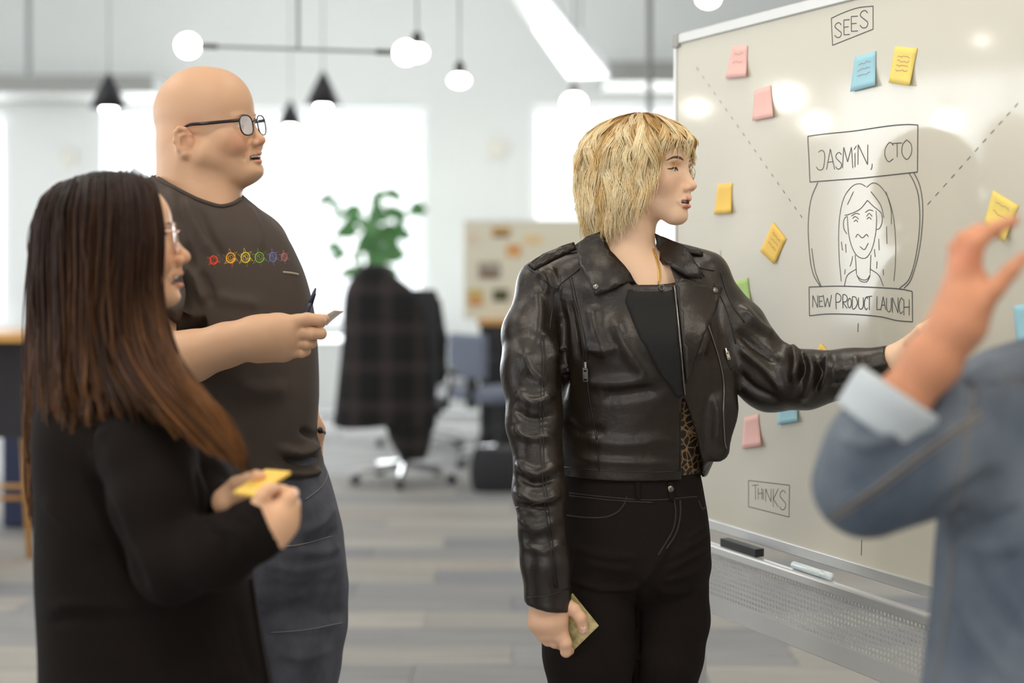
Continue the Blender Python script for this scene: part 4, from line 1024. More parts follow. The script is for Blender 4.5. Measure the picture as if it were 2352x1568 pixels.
V = folds(V, Q, [
    # bunched elbow of the reaching arm
    ([(1800, 770), (1822, 800), (1832, 840), (1822, 880)], 12, .016), ([(1838, 806), (1846, 840), (1838, 880)], 6, -.016), ([(1856, 815), (1868, 850), (1858, 890), (1840, 920)], 9, .014), ([(1878, 830), (1886, 860), (1872, 900)], 6, -.013),
    ([(1900, 810), (1902, 850), (1880, 900)], 9, .010), ([(1700, 700), (1740, 745), (1780, 775)], 11, .010), ([(1690, 760), (1740, 800), (1790, 830)], 10, -.010), ([(1700, 800), (1760, 850), (1800, 900)], 10, .008),
    ([(1920, 850), (1980, 845), (2040, 835)], 7, .005), ([(1900, 880), (1960, 875), (2045, 850)], 6, -.005), ([(1690, 850), (1730, 890), (1790, 920)], 9, -.008), ([(1960, 815), (1975, 850), (1970, 880)], 8, .005),
    # hanging sleeve
    ([(1185, 900), (1225, 925), (1275, 905)], 11, .010), ([(1180, 935), (1220, 962), (1280, 950)], 9, -.008), ([(1178, 975), (1215, 1005), (1280, 1000)], 11, .010), ([(1185, 1060), (1230, 1090), (1290, 1060)], 10, .010), ([(1182, 1090), (1230, 1110), (1285, 1095)], 8, -.008),
    ([(1180, 1125), (1235, 1150), (1290, 1130)], 11, .011), ([(1190, 1180), (1230, 1215), (1285, 1190)], 12, .009), ([(1190, 1160), (1240, 1165), (1290, 1160)], 7, -.007), ([(1195, 1250), (1250, 1265), (1300, 1240)], 10, .005), ([(1240, 760), (1265, 790), (1280, 830)], 12, .008),
    ([(1200, 800), (1220, 850), (1260, 880)], 12, .006), ([(1230, 660), (1240, 720), (1230, 790)], 14, .006),
    # front panels
    ([(1308, 690), (1318, 760), (1330, 830)], 10, -.008), ([(1290, 700), (1296, 800), (1292, 920)], 10, -.012), ([(1360, 700), (1370, 760), (1400, 830)], 16, .008), ([(1410, 720), (1440, 800), (1500, 880)], 18, .008), ([(1345, 800), (1380, 806), (1420, 800)], 10, .006),
    ([(1380, 910), (1440, 905), (1520, 890)], 15, -.008), ([(1350, 880), (1420, 880), (1500, 870)], 14, .007), ([(1330, 1000), (1420, 1020), (1540, 1010)], 16, .006), ([(1310, 1050), (1400, 1060), (1550, 1065)], 9, .004), ([(1300, 960), (1330, 990), (1390, 985)], 12, -.007),
    ([(1610, 720), (1620, 770), (1605, 830)], 12, .007), ([(1640, 900), (1650, 960), (1645, 1020)], 14, .006), ([(1230, 620), (1250, 640), (1255, 680)], 8, .007), ([(1262, 612), (1275, 640), (1280, 670)], 8, .006)])
skin_obj('leather_jacket', V, Q, M_leather, bl)
ja = Surf(V, Q)
lth = dict(step=9.0, smooth=3)
patch_obj('front_shade', ja, [(1436, 690), (1450, 646), (1500, 650), (1545, 651), (1553, 700), (1560, 780), (1567, 860), (1571, 905), (1556, 915), (1518, 860), (1470, 775)], 0.0005, 0.004, M_leather_shade, bl, **lth)  # shade between the lapels, laid on as a darker matte patch
patch_obj('lapel', ja, [(1548, 652), (1562, 640), (1610, 655), (1656, 662), (1644, 705), (1615, 775), (1592, 830), (1584, 862), (1576, 880), (1570, 830), (1561, 740)], 0.004, 0.006, M_leather, bl, **lth)
fc = Field()      # stand-up collar, two flaps folded over
chain_px(fc, D, [(1386, 545, .055, 14), (1352, 575, .0, 26), (1352, 630, -.075, 26), (1385, 655, -.105, 20)], 0.02, ((0.5, 1, 0), .5))
V, Q = fc.mesh(0.004); 
patch_obj('collar_flap', ja, [(1321, 566), (1345, 545), (1380, 533), (1390, 556), (1402, 590), (1425, 622), (1449, 648), (1410, 664), (1367, 680), (1350, 645), (1335, 610)], 0.012, 0.006, M_leather, bl, step=9.0, smooth=8, flat=0.25)
patch_obj('collar_flap', ja, [(1502, 536), (1530, 545), (1558, 566), (1585, 595), (1606, 625), (1608, 642), (1580, 640), (1552, 625), (1525, 600), (1510, 570)], 0.012, 0.006, M_leather, bl, step=9.0, smooth=8, flat=0.25)
patch_obj('epaulette', ja, [(1213, 612), (1245, 587), (1285, 568), (1318, 556), (1324, 574), (1290, 590), (1262, 604), (1228, 622)], 0.003, 0.006, M_leather, bl, **lth)
patch_obj('epaulette', ja, [(1556, 566), (1598, 572), (1616, 581), (1612, 590), (1590, 586), (1560, 578)], 0.003, 0.006, M_leather, bl, **lth)
M_seam = mat('leather_seam', (0.009, 0.007, 0.006), 0.4)
seams = [[(1308, 640), (1318, 690), (1334, 760), (1343, 828)], [(1313, 638), (1324, 690), (1341, 765), (1350, 828)], [(1271, 676), (1290, 650), (1332, 618)], [(1214, 618), (1245, 640), (1262, 655), (1271, 678), (1262, 760)], [(1250, 640), (1268, 660)],
    [(1241, 770), (1246, 850), (1240, 940), (1242, 1040), (1250, 1140), (1262, 1240), (1275, 1350)], [(1248, 770), (1253, 850), (1247, 940), (1249, 1040), (1257, 1140), (1269, 1240), (1281, 1350)], [(1170, 1168), (1215, 1160), (1254, 1150)], [(1212, 1372), (1262, 1366), (1309, 1350)],
    [(1372, 1010), (1376, 1082)], [(1280, 1070), (1380, 1080), (1480, 1084), (1560, 1082)], [(1561, 935), (1562, 1000), (1562, 1080)], [(1640, 650), (1672, 720), (1690, 790)], [(1655, 625), (1676, 690), (1710, 740)], [(1920, 878), (1980, 868), (2046, 848)], [(2040, 800), (2044, 850)], [(1592, 612), (1640, 622)], [(1604, 614), (1618, 636)]]
lay_tube('seam', ja, seams, 0.0013, M_seam, bl, 0.0006)
lay_tube('front_zip', ja, [[(1547, 657), (1554, 720), (1562, 800), (1569, 880), (1572, 905)]], 0.0022, M_gun, bl, 0.006)
lay_tube('front_zip', ja, [[(1622, 738), (1650, 820), (1662, 880), (1661, 950), (1664, 1010), (1668, 1030)]], 0.0020, M_gun, bl, 0.0015)
lay_tube('pocket_zip', ja, [[(1346, 832), (1352, 900), (1362, 960), (1371, 1008)]], 0.0024, M_seam, bl, 0.0005)
lay_tube('pocket_zip', ja, [[(1664, 800), (1672, 830), (1680, 850)]], 0.002, M_seam, bl, 0.0005)
def zip_pull(x0, y0, x1, y1, w, px_=None):
    a = ja.hit(x0, y0); b = ja.hit(x1, y1)
    if a is None or b is None: return
    off = 0.004; A = a[0] + a[1] * off; B = b[0] + a[1] * off; t = unit(B - A); s = unit(np.cross(t, a[1])); n = a[1]; ww = w / F * 3.0
    m = MB(); L_ = np.linalg.norm(B - A)
    m.tube([A, A + t * L_ * .3], ww * .55, 8)
    for q0, q1, s0, s1 in ((.3, 1, -1, -.6), (.3, 1, .6, 1), (.3, .42, -.6, .6), (.5, .86, -.6, .6), (.95, 1, -.6, .6)):
        V = [A + t * L_ * q + s * ww * ss + n * o for q in (q0, q1) for ss in (s0, s1) for o in (0, .0018)]
        m.add(V, [(0, 1, 3, 2), (4, 6, 7, 5), (0, 4, 5, 1), (2, 3, 7, 6), (0, 2, 6, 4), (1, 5, 7, 3)])
    m.build('zip_pull', M_chrome, bl)
zip_pull(1347, 830, 1348, 875, 6.5); zip_pull(1664, 800, 1671, 826, 4); zip_pull(1668, 1006, 1672, 1046, 6)
for (x, y) in ((1373, 664), (1592, 623), (1637, 671)):
    h_ = ja.hit(x, y)
    if h_: MB().lathe([(0.0068, 0), (0.0068, .003), (0.004, .0045)], 16, h_[0] + h_[1] * (0.017 if x < 1630 else 0.010), h_[1]).build('snap', M_gun, bl, True)
h_ = ja.hit(1519, 662)
if h_: MB().tube([h_[0] + h_[1] * .006 + 0.005 * (math.cos(a) * np.array([1, 0, 0]) + math.sin(a) * np.array([0, 0, 1])) for a in np.linspace(0, 6.283, 14)[:-1]], 0.0012, 6, closed=True).build('snap', M_gun, bl, True)
# chain necklace
npts = []
for t in np.linspace(0, 1, 40):
    x = 1500 + 14 * math.sin(t * 2.2) ; y = 575 + 78 * t
    h_ = bs.hit(x, y)
    if h_: npts.append(h_[0] + h_[1] * 0.0022)
for i in range(0, len(npts) - 2, 1):
    c = npts[i]; t = unit(npts[i + 1] - npts[i]); s = unit(np.cross(t, (0, -1, 0.2))); n = np.cross(t, s)
    if i % 2: s = (s + n) / 1.414
    ring = [c + t * 0.0036 * math.cos(a) + s * 0.0022 * math.sin(a) for a in np.linspace(0, 6.283, 11)[:-1]]
    MB().tube(ring, 0.0006, 5, closed=True).build('necklace_link', M_gold, bl, True)
# pad of notes in her hand
def pad(name, corners, th, mt, label, cat, dep):
    c = [P(x, y, d_) for (x, y), d_ in zip(corners, dep)]; n = unit(np.cross(c[1] - c[0], c[3] - c[0])); n = n if n[1] < 0 else -n
    V = c + [p - n * th for p in c]
    o = link(name, mesh_from(name, V, [(0, 1, 2, 3), (7, 6, 5, 4), (0, 4, 5, 1), (1, 5, 6, 2), (2, 6, 7, 3), (3, 7, 4, 0)]), mt); return tag(o, label, cat)
M_kraft = mat('floral_paper', srgb(214, 200, 150), 0.7, noise=(90, 0.8, srgb(150, 140, 70)))
pad('note_pad', [(1315, 1363), (1375, 1437), (1318, 1493), (1262, 1420)], 0.004, M_kraft, 'cream patterned note pad pinched in the blond woman\'s lowered hand', 'note pad', (2.825, 2.825, 2.832, 2.832))

# hair
rs = np.random.RandomState(11)
def bob_hair(H, ncl, nst, ry, rc, seed, parent):
    rs = np.random.RandomState(seed); K = 19; out = []; cols = []
    for c in range(ncl):
        phi = rs.uniform(-math.pi, math.pi); t0 = (math.acos(1 - rs.uniform(0.0, 0.95)) if c > .55 * ncl else rs.uniform(.02, .65)); lay = rs.uniform(0, 1)
        lay = 0.93 + 0.09 * (1 - t0 / 1.6) + rs.uniform(-.04, .04)
        aphi = abs(phi)
        zend = np.interp(aphi, [0, .80, .95, 1.15, 1.5, 2.0, 2.7, 3.14], [.046, .038, -.050, -.085, -.118, -.138, -.160, -.165]) + (.075 if .75 < phi < 1.4 else .045 if 1.4 <= phi < 2.0 else 0) + rs.normal(0, .011)
        ph = rs.uniform(0, 6.28); amp = rs.uniform(.006, .017); wl = rs.uniform(.09, .15); tone = rs.uniform(0, 1)
        flare = rs.uniform(-.002, .030) + (rs.uniform(.01, .03) if rs.uniform() < .15 else 0)
        for s in range(nst):
            dphi = rs.normal(0, .034); dt = rs.normal(0, .05); tip = rs.normal(0, .014); p = phi + dphi; tt0 = max(0.02, t0 + dt)
            sag = np.linspace(0, 1, K)
            # path length in two stages: over the skull, then falling
            te = 1.62 if aphi > .86 else 1.22
            if tt0 > te - .1: tt0 = te - .1
            ns = int(K * .55); th = np.linspace(tt0, te, ns)
            rx, rz = 0.132, 0.098
            fr = 0.5 + 0.5 * math.cos(p)
            rxx = rx * (1 - .09 * fr) + .014 * (1 - fr); ryy = ry
            spread = 1 - .25 * np.exp(-sag[:ns] * 5) * rs.uniform(.2, 1)
            x = -0.020 + rxx * np.sin(th) * math.cos(p) * lay; yv = ryy * np.sin(th) * math.sin(p) * lay; z = 0.024 + rz * np.cos(th) * lay
            zz = np.linspace(z[-1], min(z[-1] - .006, zend + tip), K - ns + 1)[1:]
            u = (z[-1] - zz) / .17
            f_ = 1 + flare * 5 * u - .26 * u ** 2 * (aphi > 1.2) - .03 * u * (aphi < .86)
            x = np.concatenate([x, -0.02 + (x[-1] + 0.02) * f_]); yv = np.concatenate([yv, yv[-1] * f_]); z = np.concatenate([z, zz])
            s_len = np.concatenate([[0], np.cumsum(np.sqrt(np.diff(x) ** 2 + np.diff(yv) ** 2 + np.diff(z) ** 2))])
            wv = amp * np.sin(s_len / wl * 6.28 + ph) * np.clip(s_len / .06, 0, 1); wv2 = amp * .8 * np.cos(s_len / wl * 6.28 + ph * 1.7) * np.clip(s_len / .06, 0, 1)
            tx, ty_ = -math.sin(p), math.cos(p)
            cv = (1 - .75 * np.linspace(0, 1, K) ** 1.5) - 1; rr_ = np.hypot(x + .02, yv); x = x + rr_ * math.sin(p) * dphi * -cv * -1; yv = yv + rr_ * math.cos(p) * dphi * cv
            P3 = np.stack([x + tx * wv + math.cos(p) * wv2, yv + ty_ * wv + math.sin(p) * wv2, z], -1)
            out.append(P3)
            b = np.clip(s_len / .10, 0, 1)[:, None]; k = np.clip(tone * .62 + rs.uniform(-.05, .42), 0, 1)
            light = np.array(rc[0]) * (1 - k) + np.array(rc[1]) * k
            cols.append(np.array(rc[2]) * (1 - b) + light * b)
    Pn = np.array(out)
    for _ in range(2): Pn[:, 1:-1] = .25 * Pn[:, :-2] + .5 * Pn[:, 1:-1] + .25 * Pn[:, 2:]
    Pw = H.o + (Pn.reshape(-1, 3) * H.s) @ H.R.T
    rad = 0.00088 * np.concatenate([np.linspace(.7, 1, 4), np.ones(K - 9), np.linspace(1, .2, 5)])
    return strands_mesh('hair', Pw.reshape(len(out), K, 3), rad, np.array(cols), M_hair, parent)
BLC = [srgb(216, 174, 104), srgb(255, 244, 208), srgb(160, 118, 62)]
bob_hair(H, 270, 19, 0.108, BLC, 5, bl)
f = Field()
H.ell(f, (-0.022, 0, 0.022), (0.114, 0.096, 0.093), 0.02); H.ell(f, (-0.040, 0, -0.045), (0.060, 0.070, 0.060), 0.03)
H.ell(f, (0.080, 0, -0.045), (0.076, 0.115, 0.100), 0.012, '-')
V, Q = f.mesh(0.004)
skin_obj('hair_base', V, Q, M_hair, bl, np.tile(srgb(186, 146, 82), (len(V), 1)))
# ------------------------------------------------------------------ the man in the grey T-shirt
D = 3.15
mn = thing('person', 'bald person with dark glasses in a charcoal T-shirt with a row of gears', 'person', (P(500, 600, D)[0], D, 0))
H = Head(P(493, 297, D), head_rot(math.radians(17), math.radians(8), math.radians(5)), 1.02)
f = Field()
add_head(f, H, fat=0.0185, jaw=1.1, smile=1.3, mouth=0.0048, lid=0.0042, nose=1.0, chin=0.006, top=0.036, lips=0.85, back=0.024, ear_dx=-.006)
H.ell(f, (0.022, 0, -0.108), (0.044, 0.052, 0.030), 0.025)            # soft double chin
H.ell(f, (-0.058, 0, -0.060), (0.060, 0.068, 0.070), 0.05)
f.cone(P(438, 350, D), P(446, 480, D), 0.072, 0.088, 0.03); f.cone(P(462, 440, D - .02), P(475, 500, D - .03), 0.060, 0.075, 0.03)
f.cone(P(470, 480, D), P(480, 900, D), 0.08, 0.04, 0.03)
f.cone(P(370, 570, D - .05), P(540, 590, D + .06), 0.035, 0.035, 0.03)
chain_px(f, D, [(380, 570, -.08, 36), (352, 700, -.2, 50), (352, 822, -.27, 54), (370, 830, -.28, 56), (440, 818, -.29, 54), (520, 792, -.30, 45), (585, 775, -.31, 41), (605, 772, -.31, 42)], 0.03)
chain_px(f, D, [(560, 640, .1, 22), (640, 800, .14, 22), (700, 940, .05, 24), (722, 986, .03, 18), (722, 1040, .03, 20)], 0.03)
hd = 2.84
hand_px(f, hd, None, [[(590, 772, 0, 42), (640, 758, -.004, 40), (684, 742, -.006, 20)], [(590, 780, 0, 40), (650, 775, 0, 38), (690, 768, -.004, 17)],
    [(595, 790, .004, 36), (650, 790, .006, 34), (684, 790, 0, 15)], [(600, 800, .008, 28), (650, 804, .008, 25), (676, 808, .004, 14)]],
    [[(680, 738, -.008, 17), (706, 733, -.014, 15), (735, 735, -.010, 13.5), (738, 742, .012, 11)],
     [(686, 765, -.006, 16), (716, 766, -.014, 14), (737, 766, -.008, 13), (735, 768, .014, 11)],
     [(682, 788, 0, 14), (704, 790, -.006, 12.5), (716, 788, .004, 11.5), (710, 784, .02, 10)],
     [(674, 808, .004, 13), (692, 810, 0, 11.5), (703, 806, .008, 10.5), (698, 800, .022, 9)],
     [(660, 752, .02, 18), (700, 744, .028, 15), (728, 738, .026, 13), (746, 732, .020, 11)]], 42)
V, Q = f.mesh(0.0026)
cb = skin_col(H, V, srgb(208, 166, 134), srgb(200, 124, 108), 0.6, 0.85, 0.0048, 1.3, red=srgb(206, 118, 88), ear_dx=-.006)
skin_obj('body', V, Q, M_skin, mn, cb)
bsurf = Surf(V, Q)
add_eyes(H, mn, (0.14, 0.17, 0.2), (0.05, 0.0))
for s_ in (-1, 1): facial_line(H, [(0.090, 0.014, 0.013), (0.087, 0.028, 0.018), (0.076, 0.042, 0.015)], 0.0014, 'eyebrow', mat('brow_fair', (0.45, 0.27, 0.15), 0.7), mn, s_)
MB().tube([H.T((0.0868 - abs(y) * .16, y, -0.0722)) for y in np.linspace(-0.020, 0.020, 9)], 0.0038, 6).build('teeth', MATS['teeth'], mn, True)
for pl in ([(738, 727), (747, 727), (750, 737), (742, 740)],): patch_obj('fingernail', bsurf, pl, 0.0, 0.0012, M_nail, mn, step=4)
def glasses(H, parent, mt, tdx=0.0, rim=0.0016, w=0.0235, h=0.0205, x0=0.099, z0=-0.006, temple=0.0021, ear_y=0.083, half=0.034, lensmat=None):
    for y in (1, -1):
        ring = []
        for a in np.linspace(0, 2 * math.pi, 29)[:-1]:
            ca, sa = math.cos(a), math.sin(a); e = 2.6
            rx_ = w * np.sign(ca) * abs(ca) ** (2 / e); rz_ = h * np.sign(sa) * abs(sa) ** (2 / e) * (1.0 if sa > 0 else 1.08)
            ring.append(H.T((x0 - abs(rx_ * 1.0 + half) * 0.12 if True else x0, y * (half + rx_), z0 + rz_)))
        ring = np.array(ring)
        MB().tube(ring, rim * H.s, 8, closed=True).build('rim', mt, parent, True)
        c = ring.mean(0); n = len(ring); V = np.vstack([ring, [c + H.R[:, 0] * 0.002]])
        link('lens', mesh_from('lens', V, [(i, (i + 1) % n, n) for i in range(n)], True), lensmat or M_lens, parent)
        tp = spline([H.T(p) for p in ((x0 - (half + w) * .12, y * (half + w), z0 + 0.010), (x0 - 0.020, y * (half + w + 0.004), z0 + 0.011), (0.03 + tdx * .4, y * ear_y * .97, 0.008), (-0.006 + tdx, y * ear_y, 0.010), (-0.022 + tdx, y * (ear_y + .002), -0.008), (-0.028 + tdx, y * ear_y, -0.022))], 5)
        MB().tube(tp, temple * H.s, 8, sq=(0.8, 1.3)).build('temple', mt, parent, True)
        MB().tube([H.T((x0 - .004, y * .013, z0 + .002)), H.T((x0 - .010, y * .0105, z0 - .005))], 0.0022 * H.s, 6).build('nose_pad', M_lens, parent, True)
    br = spline([H.T((x0 - .0015, -(half - w), z0 + .006)), H.T((x0 + .003, 0, z0 + .010)), H.T((x0 - .0015, half - w, z0 + .006))], 5)
    MB().tube(br, rim * 1.1 * H.s, 8).build('bridge', mt, parent, True)
M_lens = bpy.data.materials.new('spectacle_lens'); M_lens.use_nodes = True
_n = M_lens.node_tree.nodes; _l = M_lens.node_tree.links; _n.remove(_n['Principled BSDF'])
_t = _n.new('ShaderNodeBsdfTransparent'); _g = _n.new('ShaderNodeBsdfGlossy'); _g.inputs['Roughness'].default_value = 0.03
_fr = _n.new('ShaderNodeFresnel'); _fr.inputs['IOR'].default_value = 1.5; _mx = _n.new('ShaderNodeMixShader')
_hf = _n.new('ShaderNodeMath'); _hf.operation = 'MULTIPLY'; _hf.inputs[1].default_value = 0.55; _l.new(_fr.outputs[0], _hf.inputs[0]); _l.new(_hf.outputs[0], _mx.inputs[0]); _l.new(_t.outputs[0], _mx.inputs[1]); _l.new(_g.outputs[0], _mx.inputs[2]); _l.new(_mx.outputs[0], _n['Material Output'].inputs['Surface'])
g = thing('glasses', 'dark plum-framed glasses worn by the bald person', 'glasses', H.T((0.09, 0, 0)))
glasses(H, g, mat('plum_acetate', (0.018, 0.008, 0.012), 0.25), tdx=-.006, rim=0.0016, temple=0.0027, ear_y=0.0965, half=0.036, w=0.0245)

# T-shirt
f = Field()
loft_px(f, D, [(405, 352, 520, .07, .02), (440, 322, 548, .10, .01), (470, 300, 585, .125, 0), (520, 290, 640, .15, -.005), (600, 284, 686, .175, -.01), (700, 282, 716, .195, -.012), (800, 280, 729, .205, -.012), (900, 280, 734, .208, -.012), (1000, 284, 728, .205, -.01), (1070, 288, 738, .198, 0), (1170, 292, 742, .192, 0)], 0.02, 2.3)
f.cone(P(420, 470, D), P(375, 540, D - .07), 0.08, 0.095, 0.05)
chain_px(f, D, [(380, 545, -.08, 88), (362, 640, -.15, 82), (360, 740, -.22, 76), (362, 800, -.25, 74)], 0.025)
chain_px(f, D, [(585, 560, .08, 72), (632, 720, .12, 74)], 0.03)
cut(f, P(362, 760, D - .23), P(368, 830, D - .27) - P(362, 740, D - .22) + np.array([.02, 0, 0]), 0.10)
poly_cut(f, [(340, 330), (345, 396), (372, 412), (410, 432), (450, 452), (490, 466), (512, 469), (536, 463), (553, 452), (575, 400), (575, 330)], 2.8, 3.16)
poly_cut(f, [(755, 1012), (746, 1052), (744, 1092), (728, 1124), (690, 1153), (600, 1166), (200, 1172), (200, 1300), (820, 1300), (820, 1012)], 2.6, 3.5)
V, Q = f.mesh(0.0058)
V = V + vnormals(V, Q) * (wob(V, 14, 9) * 0.003)[:, None]
V = folds(V, Q, [([(385, 430), (410, 500), (440, 580)], 12, 0.0142), ([(420, 450), (450, 520), (490, 590)], 10, 0.0121), ([(405, 480), (430, 560), (445, 640)], 9, -0.0162), ([(455, 470), (480, 540), (520, 600)], 10, -0.0081), ([(430, 600), (450, 650), (470, 700)], 12, 0.0142), ([(460, 620), (480, 660), (490, 700)], 9, -0.0101),
    ([(420, 620), (432, 690), (420, 750)], 10, -0.0203), ([(405, 600), (412, 680), (400, 740)], 11, 0.0182), ([(560, 465), (590, 520), (600, 580)], 10, 0.0081), ([(490, 680), (540, 690), (600, 700)], 14, 0.0061),
    ([(640, 1030), (690, 1040), (735, 1020)], 9, 0.0203), ([(650, 1052), (695, 1062), (738, 1050)], 8, -0.0182), ([(620, 1075), (690, 1088), (736, 1080)], 9, 0.0182), ([(600, 1100), (660, 1108), (720, 1105)], 8, -0.0142), ([(690, 985), (715, 1000), (730, 1000)], 7, -0.0162), ([(600, 1120), (640, 1130), (690, 1130)], 9, 0.0121), ([(540, 880), (600, 900), (660, 890)], 20, 0.0101)])
M_tee = mat('charcoal_cotton', (0.072, 0.055, 0.046), 0.9, noise=(9, 0.4, (0.060, 0.045, 0.038)), bump=[(900, 0.15, 0.001)], spec=0.3)
skin_obj('t_shirt', V, Q, M_tee, mn)
ts = Surf(V, Q)
lay_tube('neck_rib', ts, [[(350, 400), (372, 416), (410, 437), (450, 457), (490, 471), (512, 474), (536, 468), (552, 458)]], 0.005, M_tee, mn, 0.0005)
gc = [srgb(226, 70, 40), srgb(222, 160, 50), srgb(212, 190, 60), srgb(120, 160, 60), srgb(110, 115, 165), srgb(170, 110, 110)]
for i, (gx, gy, r) in enumerate(((491, 597, 10), (530, 592, 12), (564, 591, 12), (596, 591, 12), (627, 590, 11), (653, 590, 9))):
    mt_ = mat('print_%d' % i, gc[i], 0.8); mb = MB(); sx = 0.86 if i < 4 else 0.75
    def ring(rr, n=20): return [(gx + rr * sx * math.cos(a), gy + rr * math.sin(a)) for a in np.linspace(0, 2 * math.pi, n)]
    for line, w in [(ring(r * .95), .0034), (ring(r * .55), .0012)] + [([(gx + r * sx * math.cos(a - .28), gy + r * math.sin(a - .28)), (gx + r * 1.85 * sx * math.cos(a), gy + r * 1.85 * math.sin(a)), (gx + r * sx * math.cos(a + .28), gy + r * math.sin(a + .28))], .0011) for a in np.arange(6) * math.pi / 3 + .35] + [([(gx - r * .35, gy - r * .3), (gx + r * .35, gy + r * .3)], .0012), ([(gx - r * .1, gy - r * .5), (gx + r * .1, gy + r * .5)], .0010)]:
        p = ts.lay(line, -w * .72, 2, False)
        if len(p) > 1: mb.tube(p, w, 5, sq=(1, 1))
    if mb.v: mb.build('gear_print', mt_, mn, True)
lay_tube('print_line', ts, [[(650, 625), (668, 627), (684, 630)]], 0.0028, mat('print_pale', srgb(170, 155, 140), 0.8), mn, 0.0002)

# jeans
f = Field()
loft_px(f, D, [(1030, 320, 722, .175, 0), (1090, 310, 752, .18, 0), (1150, 308, 770, .182, 0), (1250, 312, 784, .178, 0), (1320, 330, 782, .155, 0), (1370, 400, 740, .11, 0), (1405, 500, 640, .05, 0)], 0.04, 2.3)
chain_px(f, D, [(655, 1250, .04, 130), (668, 1350, .04, 126), (672, 1430, .04, 122), (664, 1520, .05, 116), (655, 1600, .05, 108), (650, 1700, .05, 92), (648, 2050, .08, 74)], 0.02)
chain_px(f, D, [(440, 1250, -.03, 128), (440, 1450, -.05, 120), (440, 1600, -.05, 105), (440, 1700, -.04, 92), (445, 2050, 0, 74)], 0.02)
V, Q = f.mesh(0.007)
V = V + vnormals(V, Q) * (wob(V, 20, 19) * 0.003)[:, None]
V = folds(V, Q, [([(770, 1160), (740, 1200), (690, 1225)], 10, .008), ([(785, 1250), (740, 1270), (680, 1265)], 12, .008), ([(780, 1215), (735, 1240), (690, 1250)], 8, -.007), ([(600, 1290), (680, 1310), (780, 1290)], 11, .006), ([(600, 1340), (680, 1350), (785, 1340)], 12, -.005), ([(620, 1440), (700, 1446), (790, 1430)], 9, .006), ([(700, 1400), (750, 1410), (790, 1400)], 9, -.006), ([(640, 1500), (700, 1510), (770, 1490)], 12, .006)])
M_jean = mat('dark_denim', srgb(72, 73, 82), 0.9, noise=((14, 14, 8), 0.8, srgb(98, 100, 110)), bump=[(800, 0.25, 0.001)], spec=0.3)
skin_obj('jeans', V, Q, M_jean, mn)
jm = Surf(V, Q)
lay_tube('seam', jm, [[(745, 1050), (752, 1085), (738, 1118), (700, 1148)], [(600, 1255), (680, 1252), (760, 1232)], [(620, 1452), (700, 1446), (785, 1430)]], 0.0018, mat('denim_stitch', srgb(110, 108, 112), 0.9), mn, 0.0005)
MB().tube([P(716, 980, D + .02), P(736, 988, D + .01), P(742, 994, D + .03)], 0.007, 8).build('watch_strap', M_black, mn, True)
shoe('shoe', M_black, mn, P(648, 2050, D + .08), (1, -.2), 0.29, .05); shoe('shoe', M_black, mn, P(445, 2050, D), (1, -.4), 0.29, .05)
# pen and note in his hand
e = thing('pen', 'slim dark pen held upright in the bald person\'s hand', 'pen', P(702, 724, 2.85))
A = P(700, 732, 2.845); B = P(725, 662, 2.87); t = unit(B - A); Lp = np.linalg.norm(B - A)
m = MB(); m.tube([A, A + t * Lp * .45, A + t * Lp * .5], [0.0052, 0.0050, 0.0046], 12); m.build('barrel', mat('navy_plastic', (0.015, 0.02, 0.05), 0.3), e, True)
m = MB(); m.tube([A + t * Lp * .5, A + t * Lp * .85, B], [0.0046, 0.0036, 0.0018], 12); m.build('cap', mat('navy_plastic'), e, True)
m = MB(); s_ = np.array([0.0055, -0.002, 0]); m.tube([A + t * Lp * .45 + s_, A + t * Lp * .82 + s_ * .8], 0.0011, 6); m.build('clip', M_black, e, True)
V = []; n = 8
for i in range(n + 1):
    u = i / n; p = P(728 + 40 * u, 738 - 32 * u + 6 * u * u, 2.87); V += [p + (0, -.002, .0), p + np.array([.012, .055, -.004 - .006 * (1 - u)])]
Fc = [(2 * i, 2 * i + 2, 2 * i + 3, 2 * i + 1) for i in range(n)]
o = link('paper_note', mesh_from('paper_note', V, Fc, True), mat('cream_paper', srgb(236, 226, 214), 0.8)); so = o.modifiers.new('s', 'SOLIDIFY'); so.thickness = 0.001
tag(o, 'curled pale paper note pinched at the fingertips of the bald person', 'paper note')
# ------------------------------------------------------------------ the woman with long dark hair
D = 2.4
wm = thing('person', 'person with long dark brown hair and a black cardigan, smiling at the whiteboard', 'person', (P(300, 600, D)[0], D, 0))
H = Head(P(268, 552, D), head_rot(math.radians(-14), math.radians(7), 0), 1.01)
f = Field()
add_head(f, H, fat=0.003, jaw=1.0, smile=1.4, mouth=0.0065, lid=0.0040, ears=(), lips=0.95, nose=1.1, chin=0.004)
f.cone(P(240, 640, D), P(235, 800, D + .01), 0.052, 0.058, 0.03); f.cone(P(235, 800, D + .01), P(240, 900, D + .02), 0.06, 0.05, 0.03)
f.cone(P(250, 900, D), P(290, 1300, D), 0.045, 0.04, 0.03); f.cone(P(250, 930, D), P(330, 980, D - .10), 0.025, 0.025, 0.03)
chain_px(f, D, [(330, 980, -.11, 24), (395, 1285, -.21, 24), (570, 1225, -.265, 26), (600, 1212, -.27, 36), (630, 1205, -.28, 36)], 0.02)
chain_px(f, D, [(280, 960, .08, 24), (380, 1240, .08, 24), (500, 1165, -.08, 24), (530, 1150, -.12, 34)], 0.02)
hd = 2.12
